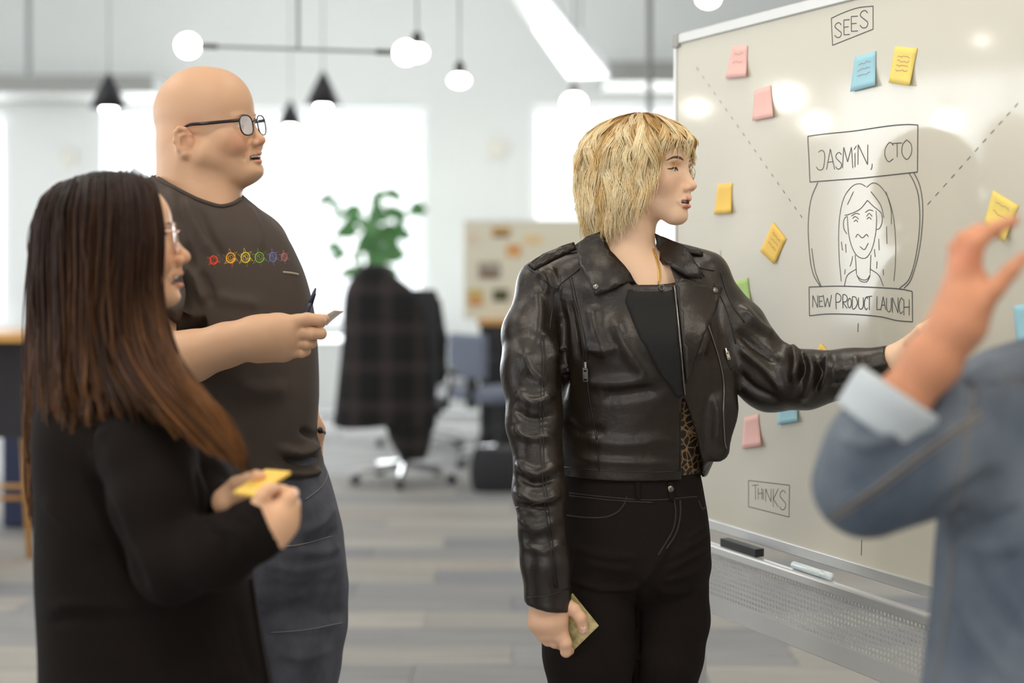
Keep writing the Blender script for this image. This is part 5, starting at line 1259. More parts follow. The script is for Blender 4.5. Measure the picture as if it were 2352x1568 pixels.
hand_px(f, hd, None, [[(615, 1212, 0, 40), (642, 1182, 0, 33), (662, 1146, 0, 20)], [(625, 1222, .004, 36), (654, 1194, .004, 27), (674, 1168, .004, 15)], [(632, 1228, .008, 30), (658, 1208, .010, 22), (672, 1192, .012, 13)], [(600, 1190, .0, 30), (598, 1160, -.004, 22)]],
    [[(664, 1142, 0, 18), (672, 1134, .022, 14), (650, 1126, .038, 12), (634, 1122, .04, 11)],
     [(674, 1164, .004, 15), (676, 1156, .028, 13), (654, 1146, .042, 11), (640, 1140, .044, 10)],
     [(676, 1182, .008, 14), (676, 1178, .032, 12), (656, 1166, .044, 10), (642, 1160, .046, 9)],
     [(672, 1200, .014, 12), (670, 1198, .034, 10), (654, 1188, .044, 9), (644, 1182, .046, 8)],
     [(594, 1160, -.002, 21), (604, 1138, -.008, 17), (618, 1124, -.008, 14), (634, 1121, -.002, 11)]], 40)
hf = 2.20      # far hand, thumb on the pad
hand_px(f, hf, None, [[(520, 1150, .02, 34), (548, 1118, .02, 26), (560, 1106, .02, 16)], [(530, 1160, .04, 30), (560, 1140, .03, 22)]],
    [[(545, 1110, .0, 17), (570, 1098, -.02, 13), (588, 1092, -.03, 12), (601, 1092, -.03, 10)], [(560, 1130, .03, 14), (590, 1124, .02, 11), (612, 1116, .01, 10), (624, 1112, .0, 9)],
     [(560, 1138, .04, 13), (588, 1136, .03, 11), (610, 1130, .02, 9)], [(556, 1146, .045, 12), (582, 1146, .035, 10), (600, 1142, .03, 9)], [(550, 1152, .05, 11), (572, 1154, .045, 9), (588, 1152, .04, 8)]], 30)
V, Q = f.mesh(0.0026)
cb = skin_col(H, V, srgb(226, 178, 142), srgb(200, 118, 104), 0.4, 0.95, 0.0065, 1.4, red=srgb(214, 120, 84), ear=False)
skin_obj('body', V, Q, M_skin, wm, cb); bsurf = Surf(V, Q)
add_eyes(H, wm, (0.06, 0.035, 0.02), (0.0, 0.1))
for s_ in (-1, 1):
    facial_line(H, [(0.090, 0.014, 0.013), (0.087, 0.026, 0.018), (0.076, 0.042, 0.016)], 0.0020, 'eyebrow', M_lash, wm, s_)
    facial_line(H, [(0.082, 0.021, -0.001), (0.083, 0.030, 0.001), (0.076, 0.044, -0.002)], 0.0012, 'lashes', M_lash, wm, s_, True, .0006)
MB().tube([H.T((0.0885 - abs(y) * .2, y, -0.0722)) for y in np.linspace(-0.021, 0.021, 9)], 0.0036, 6).build('teeth', MATS['teeth'], wm, True)
g = thing('glasses', 'rose-gold wire glasses worn by the dark-haired person', 'glasses', H.T((0.09, 0, 0)))
glasses(H, g, mat('rose_gold', (0.80, 0.55, 0.45), 0.25, 0.9), rim=0.0014, temple=0.0013, ear_y=0.080, half=0.035, w=0.0255, h=0.023)

for pl in ([(625, 1114), (637, 1113), (642, 1122), (632, 1127)], [(672, 1127), (680, 1132), (681, 1143), (675, 1142)]): patch_obj('fingernail', bsurf, pl, 0.0, 0.0012, M_nail, wm, step=4)
# cardigan
f = Field()
loft_px(f, D, [(790, 170, 312, .07, .02), (840, 130, 370, .10, .015), (900, 100, 430, .13, .01), (980, 88, 490, .15, 0), (1080, 88, 545, .158, 0), (1180, 94, 565, .162, 0), (1300, 98, 572, .168, 0), (1420, 100, 590, .175, 0), (1568, 103, 620, .182, 0), (1780, 108, 640, .18, 0)], 0.02, 2.3)
chain_px(f, D, [(300, 930, -.09, 92), (338, 1040, -.14, 106), (362, 1150, -.18, 102), (396, 1292, -.21, 88), (500, 1268, -.245, 77), (588, 1216, -.268, 64), (650, 1180, -.28, 58)], 0.022)
chain_px(f, D, [(260, 930, .09, 92), (360, 1230, .08, 80), (500, 1170, -.10, 60)], 0.025)
cut(f, P(626, 1204, 2.12), P(665, 1176, 2.12) - P(618, 1206, 2.12) + np.array([0, 0, -.004]), 0.085)
V, Q = f.mesh(0.006)
V = V + vnormals(V, Q) * (wob(V, 16, 29) * 0.0028)[:, None]
V = folds(V, Q, [([(212, 1060), (222, 1010), (250, 985)], 10, .006), ([(205, 1080), (240, 1160), (290, 1280), (340, 1370)], 14, -.014), ([(470, 1215), (510, 1235), (520, 1290)], 8, -.006), ([(500, 1205), (545, 1225), (560, 1270)], 8, .006), ([(540, 1190), (585, 1215), (592, 1260)], 6, -.005), ([(455, 1060), (470, 1150), (468, 1210)], 12, -.010),
    ([(100, 1140), (150, 1200), (250, 1260)], 14, .006), ([(110, 1395), (200, 1385), (330, 1400)], 12, .006), ([(105, 1430), (180, 1420), (260, 1430)], 10, -.006), ([(480, 1420), (500, 1500), (530, 1568)], 16, .006), ([(545, 1400), (560, 1480), (590, 1568)], 12, -.006), ([(470, 1040), (520, 1100), (540, 1180)], 14, .006), ([(500, 1020), (545, 1080), (560, 1140)], 8, -.006)])
M_card = mat('black_knit', (0.0082, 0.0058, 0.0050), 0.88, noise=(12, 0.5, (0.012, 0.0086, 0.0074)), bump=[(700, 0.3, 0.0012)], spec=0.12)
skin_obj('cardigan', V, Q, M_card, wm); cs = Surf(V, Q)
lay_tube('front_edge', cs, [[(572, 1130), (570, 1250), (574, 1330), (590, 1440), (612, 1568)]], 0.004, M_card, wm, 0.001)
lay_tube('shoulder_seam', cs, [[(262, 905), (225, 960), (208, 1030)], [(250, 880), (300, 890), (350, 920)]], 0.0016, M_card, wm, 0.001)
lay_tube('cuff_seam', cs, [[(574, 1170), (600, 1190), (612, 1225), (608, 1262)]], 0.0018, M_card, wm, 0.0006)
# trousers and shoes below
f = Field(); loft_px(f, D, [(1700, 140, 610, .16, 0), (1800, 150, 600, .15, 0)], 0.02)
chain_px(f, D, [(270, 1800, .0, 120), (285, 2050, 0, 90), (290, 2400, .02, 62)], 0.02); chain_px(f, D, [(480, 1800, .06, 120), (470, 2050, .06, 90), (470, 2400, .08, 62)], 0.02)
V, Q = f.mesh(0.008); skin_obj('trousers', V, Q, M_jeanb, wm)
shoe('shoe', M_black, wm, P(290, 2400, D + .02), (1, 0)); shoe('shoe', M_black, wm, P(470, 2400, D + .08), (1, .1))

# long hair: a solid core and strands following guide locks
f = Field()
loft_px(f, D, [(470, 122, 322, .070, .01), (540, 104, 332, .086, .01), (640, 98, 328, .088, .01), (740, 96, 328, .090, .01), (840, 96, 335, .094, .01), (900, 110, 310, .094, .01)], 0.03, 2.0)
H.ell(f, (-0.014, 0, 0.026), (0.105, 0.082, 0.092), 0.03); H.ell(f, (0.105, 0, -0.015), (0.06, 0.12, 0.088), 0.012, '-')
chain_px(f, D, [(345, 800, -.11, 40), (400, 880, -.17, 38), (470, 950, -.205, 30), (520, 1020, -.225, 20)], 0.02)
V, Q = f.mesh(0.005)
V = V + vnormals(V, Q) * (np.sin(to_px(V)[:, 0] * 0.35) * 0.0006)[:, None]
skin_obj('hair_core', V, Q, M_hair, wm, np.tile(srgb(26, 16, 12), (len(V), 1)))
G = [[(342, 416, 2.41), (356, 470, 2.33), (364, 540, 2.305), (356, 640, 2.29), (370, 730, 2.27), (392, 820, 2.215), (446, 892, 2.17), (505, 955, 2.145), (548, 1030, 2.13), (562, 1088, 2.13)],
     [(318, 405, 2.41), (334, 462, 2.32), (342, 550, 2.285), (335, 660, 2.28), (350, 765, 2.25), (388, 860, 2.19), (440, 930, 2.155), (500, 1000, 2.14), (530, 1040, 2.135), (548, 1075, 2.13)],
     [(286, 402, 2.41), (298, 462, 2.305), (300, 560, 2.275), (294, 680, 2.27), (302, 780, 2.25), (340, 865, 2.205), (392, 930, 2.17), (440, 980, 2.155), (480, 1020, 2.15), (510, 1050, 2.14)],
     [(250, 402, 2.41), (254, 470, 2.295), (252, 570, 2.27), (248, 690, 2.26), (252, 790, 2.25), (272, 850, 2.23), (300, 900, 2.20), (320, 930, 2.19), (335, 955, 2.19), (345, 975, 2.19)],
     [(212, 405, 2.41), (202, 474, 2.288), (200, 590, 2.275), (198, 710, 2.265), (200, 800, 2.26), (208, 860, 2.25), (212, 900, 2.245), (216, 930, 2.24), (218, 955, 2.24), (220, 975, 2.24)],
     [(175, 414, 2.41), (148, 484, 2.30), (146, 600, 2.285), (150, 720, 2.285), (152, 820, 2.28), (158, 890, 2.275), (160, 940, 2.27), (162, 980, 2.27), (164, 1010, 2.27), (165, 1040, 2.27)],
     [(145, 426, 2.42), (108, 496, 2.322), (102, 620, 2.315), (108, 740, 2.33), (108, 840, 2.32), (112, 910, 2.315), (114, 960, 2.31), (112, 1010, 2.31), (110, 1050, 2.31), (108, 1090, 2.31)],
     [(122, 440, 2.44), (86, 512, 2.365), (80, 640, 2.37), (80, 760, 2.385), (76, 860, 2.38), (74, 930, 2.38), (72, 990, 2.38), (72, 1050, 2.375), (74, 1110, 2.37), (76, 1160, 2.37)],
     [(112, 462, 2.46), (86, 545, 2.44), (76, 660, 2.44), (70, 780, 2.44), (65, 880, 2.43), (66, 960, 2.42), (68, 1030, 2.41), (70, 1100, 2.40), (73, 1170, 2.39), (75, 1215, 2.39)]]
G = [[g_[0], ((g_[0][0] * .62 + g_[1][0] * .38), g_[0][1] + 12, 2.352)] + g_[1:] for g_ in G]
for g_ in G: g_[0] = (g_[0][0], g_[0][1] - 3, 2.41)
Gw = np.array([spline([P(*p) for p in g_], 2) for g_ in G]); K = Gw.shape[1]
rs = np.random.RandomState(21); out = []; cols = []
def emit_lock(u, dep, end, tone, nst, mirror):
    i = min(int(u), len(G) - 2); fr = u - i; base = Gw[i] * (1 - fr) + Gw[i + 1] * fr
    k = max(6, int(K * end)); idx = np.linspace(0, k - 1, K); b = np.stack([np.interp(idx, np.arange(K), base[:, j]) for j in range(3)], -1)
    ph, am = rs.uniform(0, 6.28), rs.uniform(.001, .005); s = np.linspace(0, 1, K)
    wav = am * np.sin(s * rs.uniform(8, 16) + ph) * np.clip(s * 2 - .5, 0, 1); wav2 = am * np.cos(s * 11 + ph) * np.clip(s * 2 - .5, 0, 1)
    for q in range(nst):
        jx, jy = rs.normal(0, .0042), rs.normal(0, .004); sp_ = 0.55 + 0.75 * np.sin(s * 2.6) * (1 - .5 * s)
        p = b.copy(); p[:, 0] += jx * sp_ + wav; p[:, 1] += dep * np.sin(np.clip(s * 3, 0, 1) * 1.57) + jy * sp_ + wav2; p[:, 2] += rs.normal(0, .002)
        p[0] = p[0] + (np.array([0, .004, 0]))
        if mirror:
            r_ = (2 * 2.41 - p[:, 1]) / p[:, 1]; p[:, 0] *= r_; p[:, 2] = CAMH + (p[:, 2] - CAMH) * r_; p[:, 1] *= r_
        out.append(p)
        e = np.clip((s - .30) / .6, 0, 1)[:, None] ** 1.2; tn = np.clip(tone + rs.uniform(-.15, .15), 0, 1)
        dark = np.array(srgb(46, 28, 21)) * (.6 + .7 * tn); warm = np.array(srgb(120, 78, 40)) * (.35 + .85 * tn) * (1.15 if u < 2.2 else .9)
        cols.append(dark * (1 - e * (.35 + .65 * tn)) + warm * e * (.35 + .65 * tn))
for c in range(55): emit_lock(rs.uniform(5.0, len(G) - 1.001), rs.uniform(-.012, .012), min(1, rs.uniform(.8, 1.0)), rs.uniform(0, .8), 8, False)
for c in range(215): emit_lock(rs.uniform(0, len(G) - 1.001), rs.uniform(-.006, .014), min(1, rs.uniform(.70, 1.04)), rs.uniform(0, 1) ** 1.5, 9, False)
for c in range(80): emit_lock(rs.uniform(0, 2.4), rs.uniform(-.004, .01), min(1, rs.uniform(.9, 1.02)), rs.uniform(.3, 1), 8, False)
for c in range(40): emit_lock(rs.uniform(3.2, len(G) - 1.001), rs.uniform(-.01, .01), min(.8, rs.uniform(.7, .8)), rs.uniform(0, .7), 7, True)
for c in range(60): emit_lock(rs.uniform(2.5, len(G) - 1.001), rs.uniform(-.010, .004), rs.uniform(.42, .6), rs.uniform(0, .6), 8, False)
rad = 0.00145 * np.concatenate([np.ones(K - 5), np.linspace(1, .25, 5)])
strands_mesh('hair', np.array(out), rad, np.array(cols), M_hair, wm)
m = MB()
for i in range(7):
    a = P(306 + i * 5, 402 + i * 3.2, 2.385); m.tube([a + (0, -.006, .006), a + (0.001, 0, .010), a + (0.002, .008, .008)], 0.003, 6)
m.build('hair_clip', mat('pale_clip', (0.6, 0.66, 0.72), 0.15), wm, True)
# yellow pad
tag(pad('sticky_pad', [(610, 1077), (668, 1082), (584, 1135), (536, 1128)], 0.005, M_note['amber'], '', '', (2.205, 2.195, 2.12, 2.13)), 'yellow sticky note pad held in both hands of the dark-haired person', 'sticky pad')
# ------------------------------------------------------------------ the person in the denim jacket
D = 1.85
dn = thing('person', 'person in a faded blue denim jacket raising one hand in front of the board', 'person', (P(2440, 600, D)[0], D, 0))
H = Head(P(2600, 430, D + .05), head_rot(math.radians(-50), 0, 0), 1.0)
f = Field()
add_head(f, H, ears=(1, -1))
f.cone(P(2580, 500, D + .05), P(2540, 740, D + .03), 0.052, 0.06, 0.03); f.cone(P(2540, 740, D + .03), P(2500, 1300, D), 0.05, 0.04, 0.03)
f.cone(P(2330, 910, D), P(2680, 910, D + .05), 0.025, 0.025, 0.03)
ao = -0.06
chain_px(f, D, [(2330, 930, 0, 45), (1985, 1110, -.05, 45), (2070, 920, -.08, 56), (2140, 830, -.09, 60), (2192, 752, -.10, 52), (2200, 735, -.10, 52)], 0.02)
hd = D - .10
hand_px(f, hd, None, [[(2196, 745, 0, 52), (2210, 690, -.004, 50), (2212, 620, -.004, 32)], [(2205, 740, .01, 48), (2200, 680, .016, 40), (2200, 625, .016, 28)], [(2220, 735, -.012, 44), (2244, 690, -.016, 38), (2240, 640, -.012, 28)]],
    [[(2226, 625, -.012, 27), (2240, 560, -.018, 21), (2280, 526, -.018, 17), (2328, 506, -.014, 14)],
     [(2210, 615, .0, 26), (2212, 552, .004, 20), (2250, 530, .010, 17), (2290, 535, .012, 14)],
     [(2202, 622, .012, 24), (2196, 570, .022, 18), (2226, 548, .030, 15), (2260, 555, .032, 13)],
     [(2198, 640, .022, 20), (2190, 600, .034, 15), (2212, 578, .042, 13), (2240, 585, .044, 11)],
     [(2240, 712, -.022, 32), (2284, 664, -.034, 22), (2322, 622, -.036, 18), (2350, 592, -.030, 14)]], 50)
V, Q = f.mesh(0.0032)
cb = np.tile(srgb(204, 142, 108), (len(V), 1)) * (1 + 0.10 * wob(V, 60, 2)[:, None])
pv = to_px(V); kn = np.exp(-(((pv - np.array([2215, 590])) / np.array([40, 40])) ** 2).sum(1))[:, None] * .35; cb = cb * (1 - kn) + np.array(srgb(205, 105, 78)) * kn
skin_obj('body', V, Q, M_skin, dn, cb)
add_eyes(H, dn)
f = Field(); H.ell(f, (-0.018, 0, 0.028), (0.112, 0.092, 0.090), 0.02); H.ell(f, (-0.05, 0, -0.06), (0.075, 0.085, 0.10), 0.03); H.ell(f, (0.085, 0, -0.04), (0.07, 0.10, 0.09), 0.012, '-')
V, Q = f.mesh(0.005); V = V + vnormals(V, Q) * (wob(V * np.array([1, 1, .15]), 260, 4, 2) * .0026)[:, None]
skin_obj('hair', V, Q, M_hair, dn, np.tile(srgb(120, 84, 52), (len(V), 1)))
f = Field()
chain_px(f, D, [(1985, 1112, -.055, 108), (2000, 1030, -.068, 98), (2050, 950, -.08, 90), (2100, 880, -.085, 84)], 0.02)
cut(f, P(2055, 935, D - .08), P(2110, 855, D - .085) - P(2050, 940, D - .08), 0.15)
chain_px(f, D, [(2330, 925, 0, 115), (2200, 990, -.025, 128), (2090, 1060, -.045, 128), (1990, 1112, -.055, 112)], 0.03)
loft_px(f, D, [(770, 2430, 2640, .07, .03), (800, 2310, 2700, .095, .02), (850, 2225, 2750, .115, .01), (940, 2195, 2770, .125, 0), (1080, 2178, 2770, .13, 0), (1250, 2160, 2760, .13, 0), (1400, 2148, 2750, .13, 0), (1568, 2128, 2750, .135, 0), (1800, 2120, 2750, .135, 0)], 0.03, 2.3)
V, Q = f.mesh(0.005)
V = V + vnormals(V, Q) * (wob(V, 22, 39) * 0.0022)[:, None]
V = folds(V, Q, [([(1890, 1180), (2000, 1120), (2120, 1030), (2260, 940)], 12, .006), ([(2160, 1170), (2220, 1130), (2300, 1080)], 16, -.010), ([(2180, 1240), (2260, 1260), (2352, 1250)], 20, .008), ([(2200, 1300), (2280, 1380), (2352, 1480)], 22, -.008), ([(2190, 1360), (2240, 1450), (2330, 1568)], 18, .008), ([(2190, 1180), (2260, 1190), (2352, 1170)], 14, -.008), ([(1930, 1000), (1990, 1020), (2080, 990)], 18, .008), ([(2050, 1000), (2100, 960), (2150, 900)], 16, -.006), ([(2220, 860), (2240, 900), (2230, 960)], 12, -.008)])
M_den = mat('faded_denim', srgb(112, 120, 130), 0.9, noise=((7, 7, 5), 1.0, srgb(74, 84, 98)), bump=[(500, 0.3, 0.0015)], spec=0.3)
M_denl = mat('pale_denim', srgb(190, 197, 202), 0.9, noise=((12, 12, 12), 0.6, srgb(176, 186, 194)), bump=[(500, 0.3, 0.0015)])
skin_obj('denim_jacket', V, Q, M_den, dn); ds = Surf(V, Q)
f = Field(); chain_px(f, D, [(2008, 985, -.075, 104), (2052, 920, -.084, 108)], 0.01)
a_ = P(2018, 965, D - .078); n_ = unit(P(2110, 855, D - .085) - P(2050, 940, D - .08))
cut(f, a_ + n_ * 0.045, n_, 0.16); cut(f, a_ - n_ * 0.012, -n_, 0.16)
f.cone(a_ - n_ * .02, a_ + n_ * .1, 0.044, 0.044, 0.003, '-')
V, Q = f.mesh(0.004); skin_obj('rolled_cuff', V, Q, M_denl, dn)
M_tan = mat('tan_stitch', srgb(132, 124, 116), 0.9)
lay_tube('seam', ds, [[(1905, 1185), (2000, 1125), (2120, 1035), (2250, 945)], [(1912, 1195), (2006, 1136), (2126, 1046), (2256, 956)], [(2235, 880), (2222, 1000), (2205, 1100), (2180, 1180)], [(2190, 1250), (2175, 1400), (2150, 1568)], [(2250, 860), (2300, 872), (2352, 876)]], 0.0016, M_tan, dn, 0.0006)
patch_obj('shoulder_yoke', ds, [(2215, 870), (2260, 830), (2352, 806), (2430, 800), (2430, 880), (2352, 880), (2280, 885), (2240, 900)], 0.001, 0.003, M_den, dn, step=14, smooth=4)
f = Field(); loft_px(f, D, [(1760, 2150, 2740, .13, 0), (1900, 2160, 2740, .13, 0)], 0.02)
chain_px(f, D, [(2300, 1900, 0, 145), (2300, 2400, 0, 110), (2300, 2950, .02, 80)], 0.02); chain_px(f, D, [(2590, 1900, .04, 145), (2590, 2400, .04, 110), (2590, 2950, .06, 80)], 0.02)
V, Q = f.mesh(0.008); skin_obj('trousers', V, Q, M_jeanb, dn)
shoe('shoe', M_black, dn, P(2300, 2950, D + .02), (0, 1)); shoe('shoe', M_black, dn, P(2590, 2950, D + .06), (0.2, 1))
# ------------------------------------------------------------------ the far end of the office
M_plaid = mat('plaid_wool', (0.02, 0.016, 0.018), 0.95)
nt = M_plaid.node_tree; L_ = nt.links; tcn = nt.nodes.new('ShaderNodeTexCoord'); sx = nt.nodes.new('ShaderNodeSeparateXYZ'); L_.new(tcn.outputs['Object'], sx.inputs[0])
def _stripe(sock, freq, duty):
    m1 = nt.nodes.new('ShaderNodeMath'); m1.operation = 'MULTIPLY'; m1.inputs[1].default_value = freq; L_.new(sock, m1.inputs[0])
    m2 = nt.nodes.new('ShaderNodeMath'); m2.operation = 'FRACT'; L_.new(m1.outputs[0], m2.inputs[0])
    m3 = nt.nodes.new('ShaderNodeMath'); m3.operation = 'LESS_THAN'; m3.inputs[1].default_value = duty; L_.new(m2.outputs[0], m3.inputs[0]); return m3.outputs[0]
ad = nt.nodes.new('ShaderNodeMath'); ad.operation = 'ADD'; L_.new(_stripe(sx.outputs[0], 5.0, .38), ad.inputs[0]); L_.new(_stripe(sx.outputs[2], 4.2, .30), ad.inputs[1])
mr = nt.nodes.new('ShaderNodeValToRGB'); mr.color_ramp.elements[0].color = (0.007, 0.006, 0.007, 1); mr.color_ramp.elements[1].color = (0.036, 0.028, 0.026, 1)
md = nt.nodes.new('ShaderNodeMath'); md.operation = 'MULTIPLY'; md.inputs[1].default_value = 0.5; L_.new(ad.outputs[0], md.inputs[0]); L_.new(md.outputs[0], mr.inputs[0]); L_.new(mr.outputs[0], nt.nodes['Principled BSDF'].inputs['Base Color'])
M_fab = mat('dark_mesh_fabric', (0.02, 0.02, 0.024), 0.8)
def office_chair(c, rz, label, back_h=1.15, legs_mat=None, M_fab=M_fab):
    e = thing('office_chair', label, 'chair', c, 'office chairs at the far desks'); c = np.array(c, float)
    def W(p): return c + rotm(rz) @ np.array(p, float)
    def B(name, x0, x1, y0, y1, z0, z1, mt, bev=0.01):
        Mx = np.eye(4); Mx[:3, :3] = rotm(rz); Mx[:3, 3] = c; return MB().box(x0, x1, y0, y1, z0, z1, Mx).build(name, mt, e, bevel=bev)
    B('seat', -.25, .25, -.24, .25, .44, .52, M_fab, .03); B('backrest', -.22, .22, .24, .29, .60, back_h, M_fab, .03); B('back_bracket', -.03, .03, .20, .27, .40, .70, M_black)
    MB().tube([W((0, 0, .12)), W((0, 0, .44))], [.032, .028], 12).build('gas_column', M_black, e)
    for s in (-1, 1):
        MB().tube([W((s * .26, .05, .46)), W((s * .29, .05, .60)), W((s * .29, -.1, .68))], .016, 8).build('arm_post', M_black, e); B('armrest', s * .29 - .04, s * .29 + .04, -.17, .10, .68, .71, M_black, .012)
    for k in range(5):
        a = k * 2 * math.pi / 5 + .3 + rz; t = c + np.array([math.cos(a) * .32, math.sin(a) * .32, .075])
        MB().tube([c + (0, 0, .11), t], [.028, .018], 8).build('base_leg', legs_mat or M_steel, e)
        s_ = np.array([-math.sin(a), math.cos(a), 0]); MB().tube([t + s_ * -.02 - (0, 0, .045), t + s_ * .02 - (0, 0, .045)], .029, 14).build('caster', M_black, e)
    return e
def rotm(a): return np.array([[math.cos(a), -math.sin(a), 0], [math.sin(a), math.cos(a), 0], [0, 0, 1.0]])
DC = 9.0
cc = P(930, 1105, DC); cc[2] = 0
office_chair(cc, math.pi, 'swivel chair on a chrome five-star base under the plaid coat', 1.22, M_steel)
f = Field()
loft_px(f, DC, [(613, 842, 900, .07, -.2), (628, 826, 912, .10, -.2), (660, 806, 950, .14, -.2), (700, 798, 985, .16, -.2), (760, 796, 1003, .17, -.2), (840, 788, 1008, .18, -.2), (920, 780, 1004, .18, -.2), (968, 774, 1000, .18, -.2)], 0.03, 2.4)
loft_px(f, DC, [(950, 892, 1000, .15, -.2), (1000, 900, 992, .14, -.2), (1040, 925, 982, .10, -.2)], 0.04)
chain_px(f, DC, [(985, 700, -.1, 30), (1000, 780, -.1, 26), (1006, 860, -.1, 22)], 0.03)
V, Q = f.mesh(0.014); V = V + vnormals(V, Q) * (wob(V * np.array([1, 1, .3]), 16, 8) * .012)[:, None]
o = skin_obj('plaid_coat', V, Q, M_plaid, None); tag(o, 'dark plaid wool coat hanging over the back of the swivel chair', 'coat')
c2 = P(1000, 1000, 11.0); c2[2] = 0; office_chair((c2[0] - .08, 10.7, 0), .5, 'pale swivel chair behind the plaid coat, next to the white desk', .95, None, mat('pale_fabric', (.72, .74, .78), .8))
c3 = P(1150, 1000, 10.4); office_chair((c3[0], 9.75, 0), 2.2, 'grey-blue swivel chair beside the black bag, half hidden by the leather sleeve', 0.9, None, mat('grey_blue_fabric', (.16, .18, .24), .8))
# desks
def desk(x0, x1, y0, y1, h, label, top=M_white, grp='white desks by the windows'):
    e = thing('desk', label, 'desk', ((x0 + x1) / 2, (y0 + y1) / 2, 0), grp)
    MB().box(x0, x1, y0, y1, h - .03, h).build('desk_top', top, e, bevel=.004)
    for x in (x0 + .05, x1 - .05):
        for y in (y0 + .05, y1 - .05): MB().box(x - .025, x + .025, y - .025, y + .025, 0, h - .03).build('leg', M_white, e)
    return e
desk(-1.05, 0.55, 11.45, 12.2, .74, 'white desk in front of the window behind the plaid coat')
desk(-3.6, -1.35, 11.5, 12.25, .74, 'white desk in front of the window behind the bald person')
for i, (x, h_) in enumerate(((-.15, .2), (.02, .26), (.17, .16))):
    e = MB().box(x - .05, x + .05, 11.6, 11.85, .741, .741 + h_).build('file_box', M_white, bevel=.004); tag(e, ['short white file box on the desk, nearest the coat', 'tallest white file box on the desk', 'shortest white file box on the desk by the pinboard'][i], 'file box', 'white file boxes on the desk')
# plant in a pot on the desk
pp = P(850, 610, 11.7); e = thing('potted_plant', 'leafy green plant in a white pot before the bright window', 'plant', (pp[0], 11.8, .741))
m = MB(); m.lathe([(.09, .741), (.12, .95), (.125, .98), (.105, .98), (.1, .94)], 20, (pp[0], 11.8, 0)); m.build('pot', M_white, e, True)
M_leaf = mat('leaf_green', srgb(92, 140, 84), 0.5, noise=(6, 0.6, srgb(64, 112, 66)), trans=0.0)
rr = np.random.RandomState(3); base = np.array([pp[0], 11.8, .96]); tips = []
for k in range(13):
    a = rr.uniform(0, 6.28); tx = rr.uniform(-.33, .33); tz = rr.uniform(.30, 1.02); tip = base + np.array([tx, rr.uniform(-.2, .2), tz])
    st = spline([base, base + (tip - base) * .5 + np.array([tx * -.15, 0, .06]), tip], 5); MB().tube(st, np.linspace(.008, .003, len(st)), 6).build('stem', M_leaf, e, True)
    for j in range(6):
        p = st[-1 - j] if j < len(st) else st[-1]; n = 7; d_ = unit(np.array([rr.normal(), rr.normal() * .6, rr.normal() * .5 + .2])); s_ = unit(np.cross(d_, (0, 1, .2))); ln = rr.uniform(.12, .2); w_ = ln * .30
        V = []
        for i in range(n):
            u = i / (n - 1); c = p + d_ * ln * u + np.array([0, 0, -.05 * u * u]); hw = w_ * math.sin(math.pi * min(1, u * .93 + .04)) ; V += [c - s_ * hw + (0, 0, .008), c, c + s_ * hw + (0, 0, .008)]
        Fc = [(3 * i + q, 3 * i + q + 1, 3 * i + 4 + q, 3 * i + 3 + q) for i in range(n - 1) for q in (0, 1)]
        link('leaf', mesh_from('leaf', V, Fc, True), M_leaf, e)
# pinboard on a dark cabinet
DP = 10.6; a = P(1066, 508, DP); b = P(1345, 733, DP)
cb_ = thing('cabinet', 'black cabinet with a wooden top carrying the pinboard', 'cabinet', ((a[0] + b[0]) / 2 + .1, DP, 0))
zt = b[2]; MB().box(a[0] + .10, b[0] + .5, DP - .18, DP + .3, zt - .035, zt).build('cabinet_top', M_wood, cb_, bevel=.004)
MB().box(a[0] + .12, b[0] + .48, DP - .16, DP + .28, 0.02, zt - .036).build('cabinet_body', M_black, cb_, bevel=.004)
for k in range(2):
    x0 = a[0] + .14 + k * .62; dr = MB().box(x0, x0 + .6, DP - .175, DP - .16, .06, zt - .06).build('cabinet_door', M_black, cb_, bevel=.004)
    MB().tube([(x0 + (.55 if k == 0 else .05), DP - .195, zt * .6), (x0 + (.55 if k == 0 else .05), DP - .195, zt * .75)], .006, 8).build('handle', M_steel, dr)
pn = thing('pinboard', 'pale pinboard with small pictures standing on the dark cabinet', 'pinboard', ((a[0] + b[0]) / 2, DP, zt))
M_pin = mat('cream_felt', srgb(222, 216, 196), 0.9, noise=(40, 0.4, srgb(212, 206, 186)))
MB().box(a[0], b[0], DP, DP + .025, zt + .002, a[2]).build('panel', M_pin, pn, bevel=.003)
MB().box(a[0] - .01, b[0] + .01, DP - .006, DP + .028, a[2], a[2] + .012).build('frame_rail', M_white, pn)
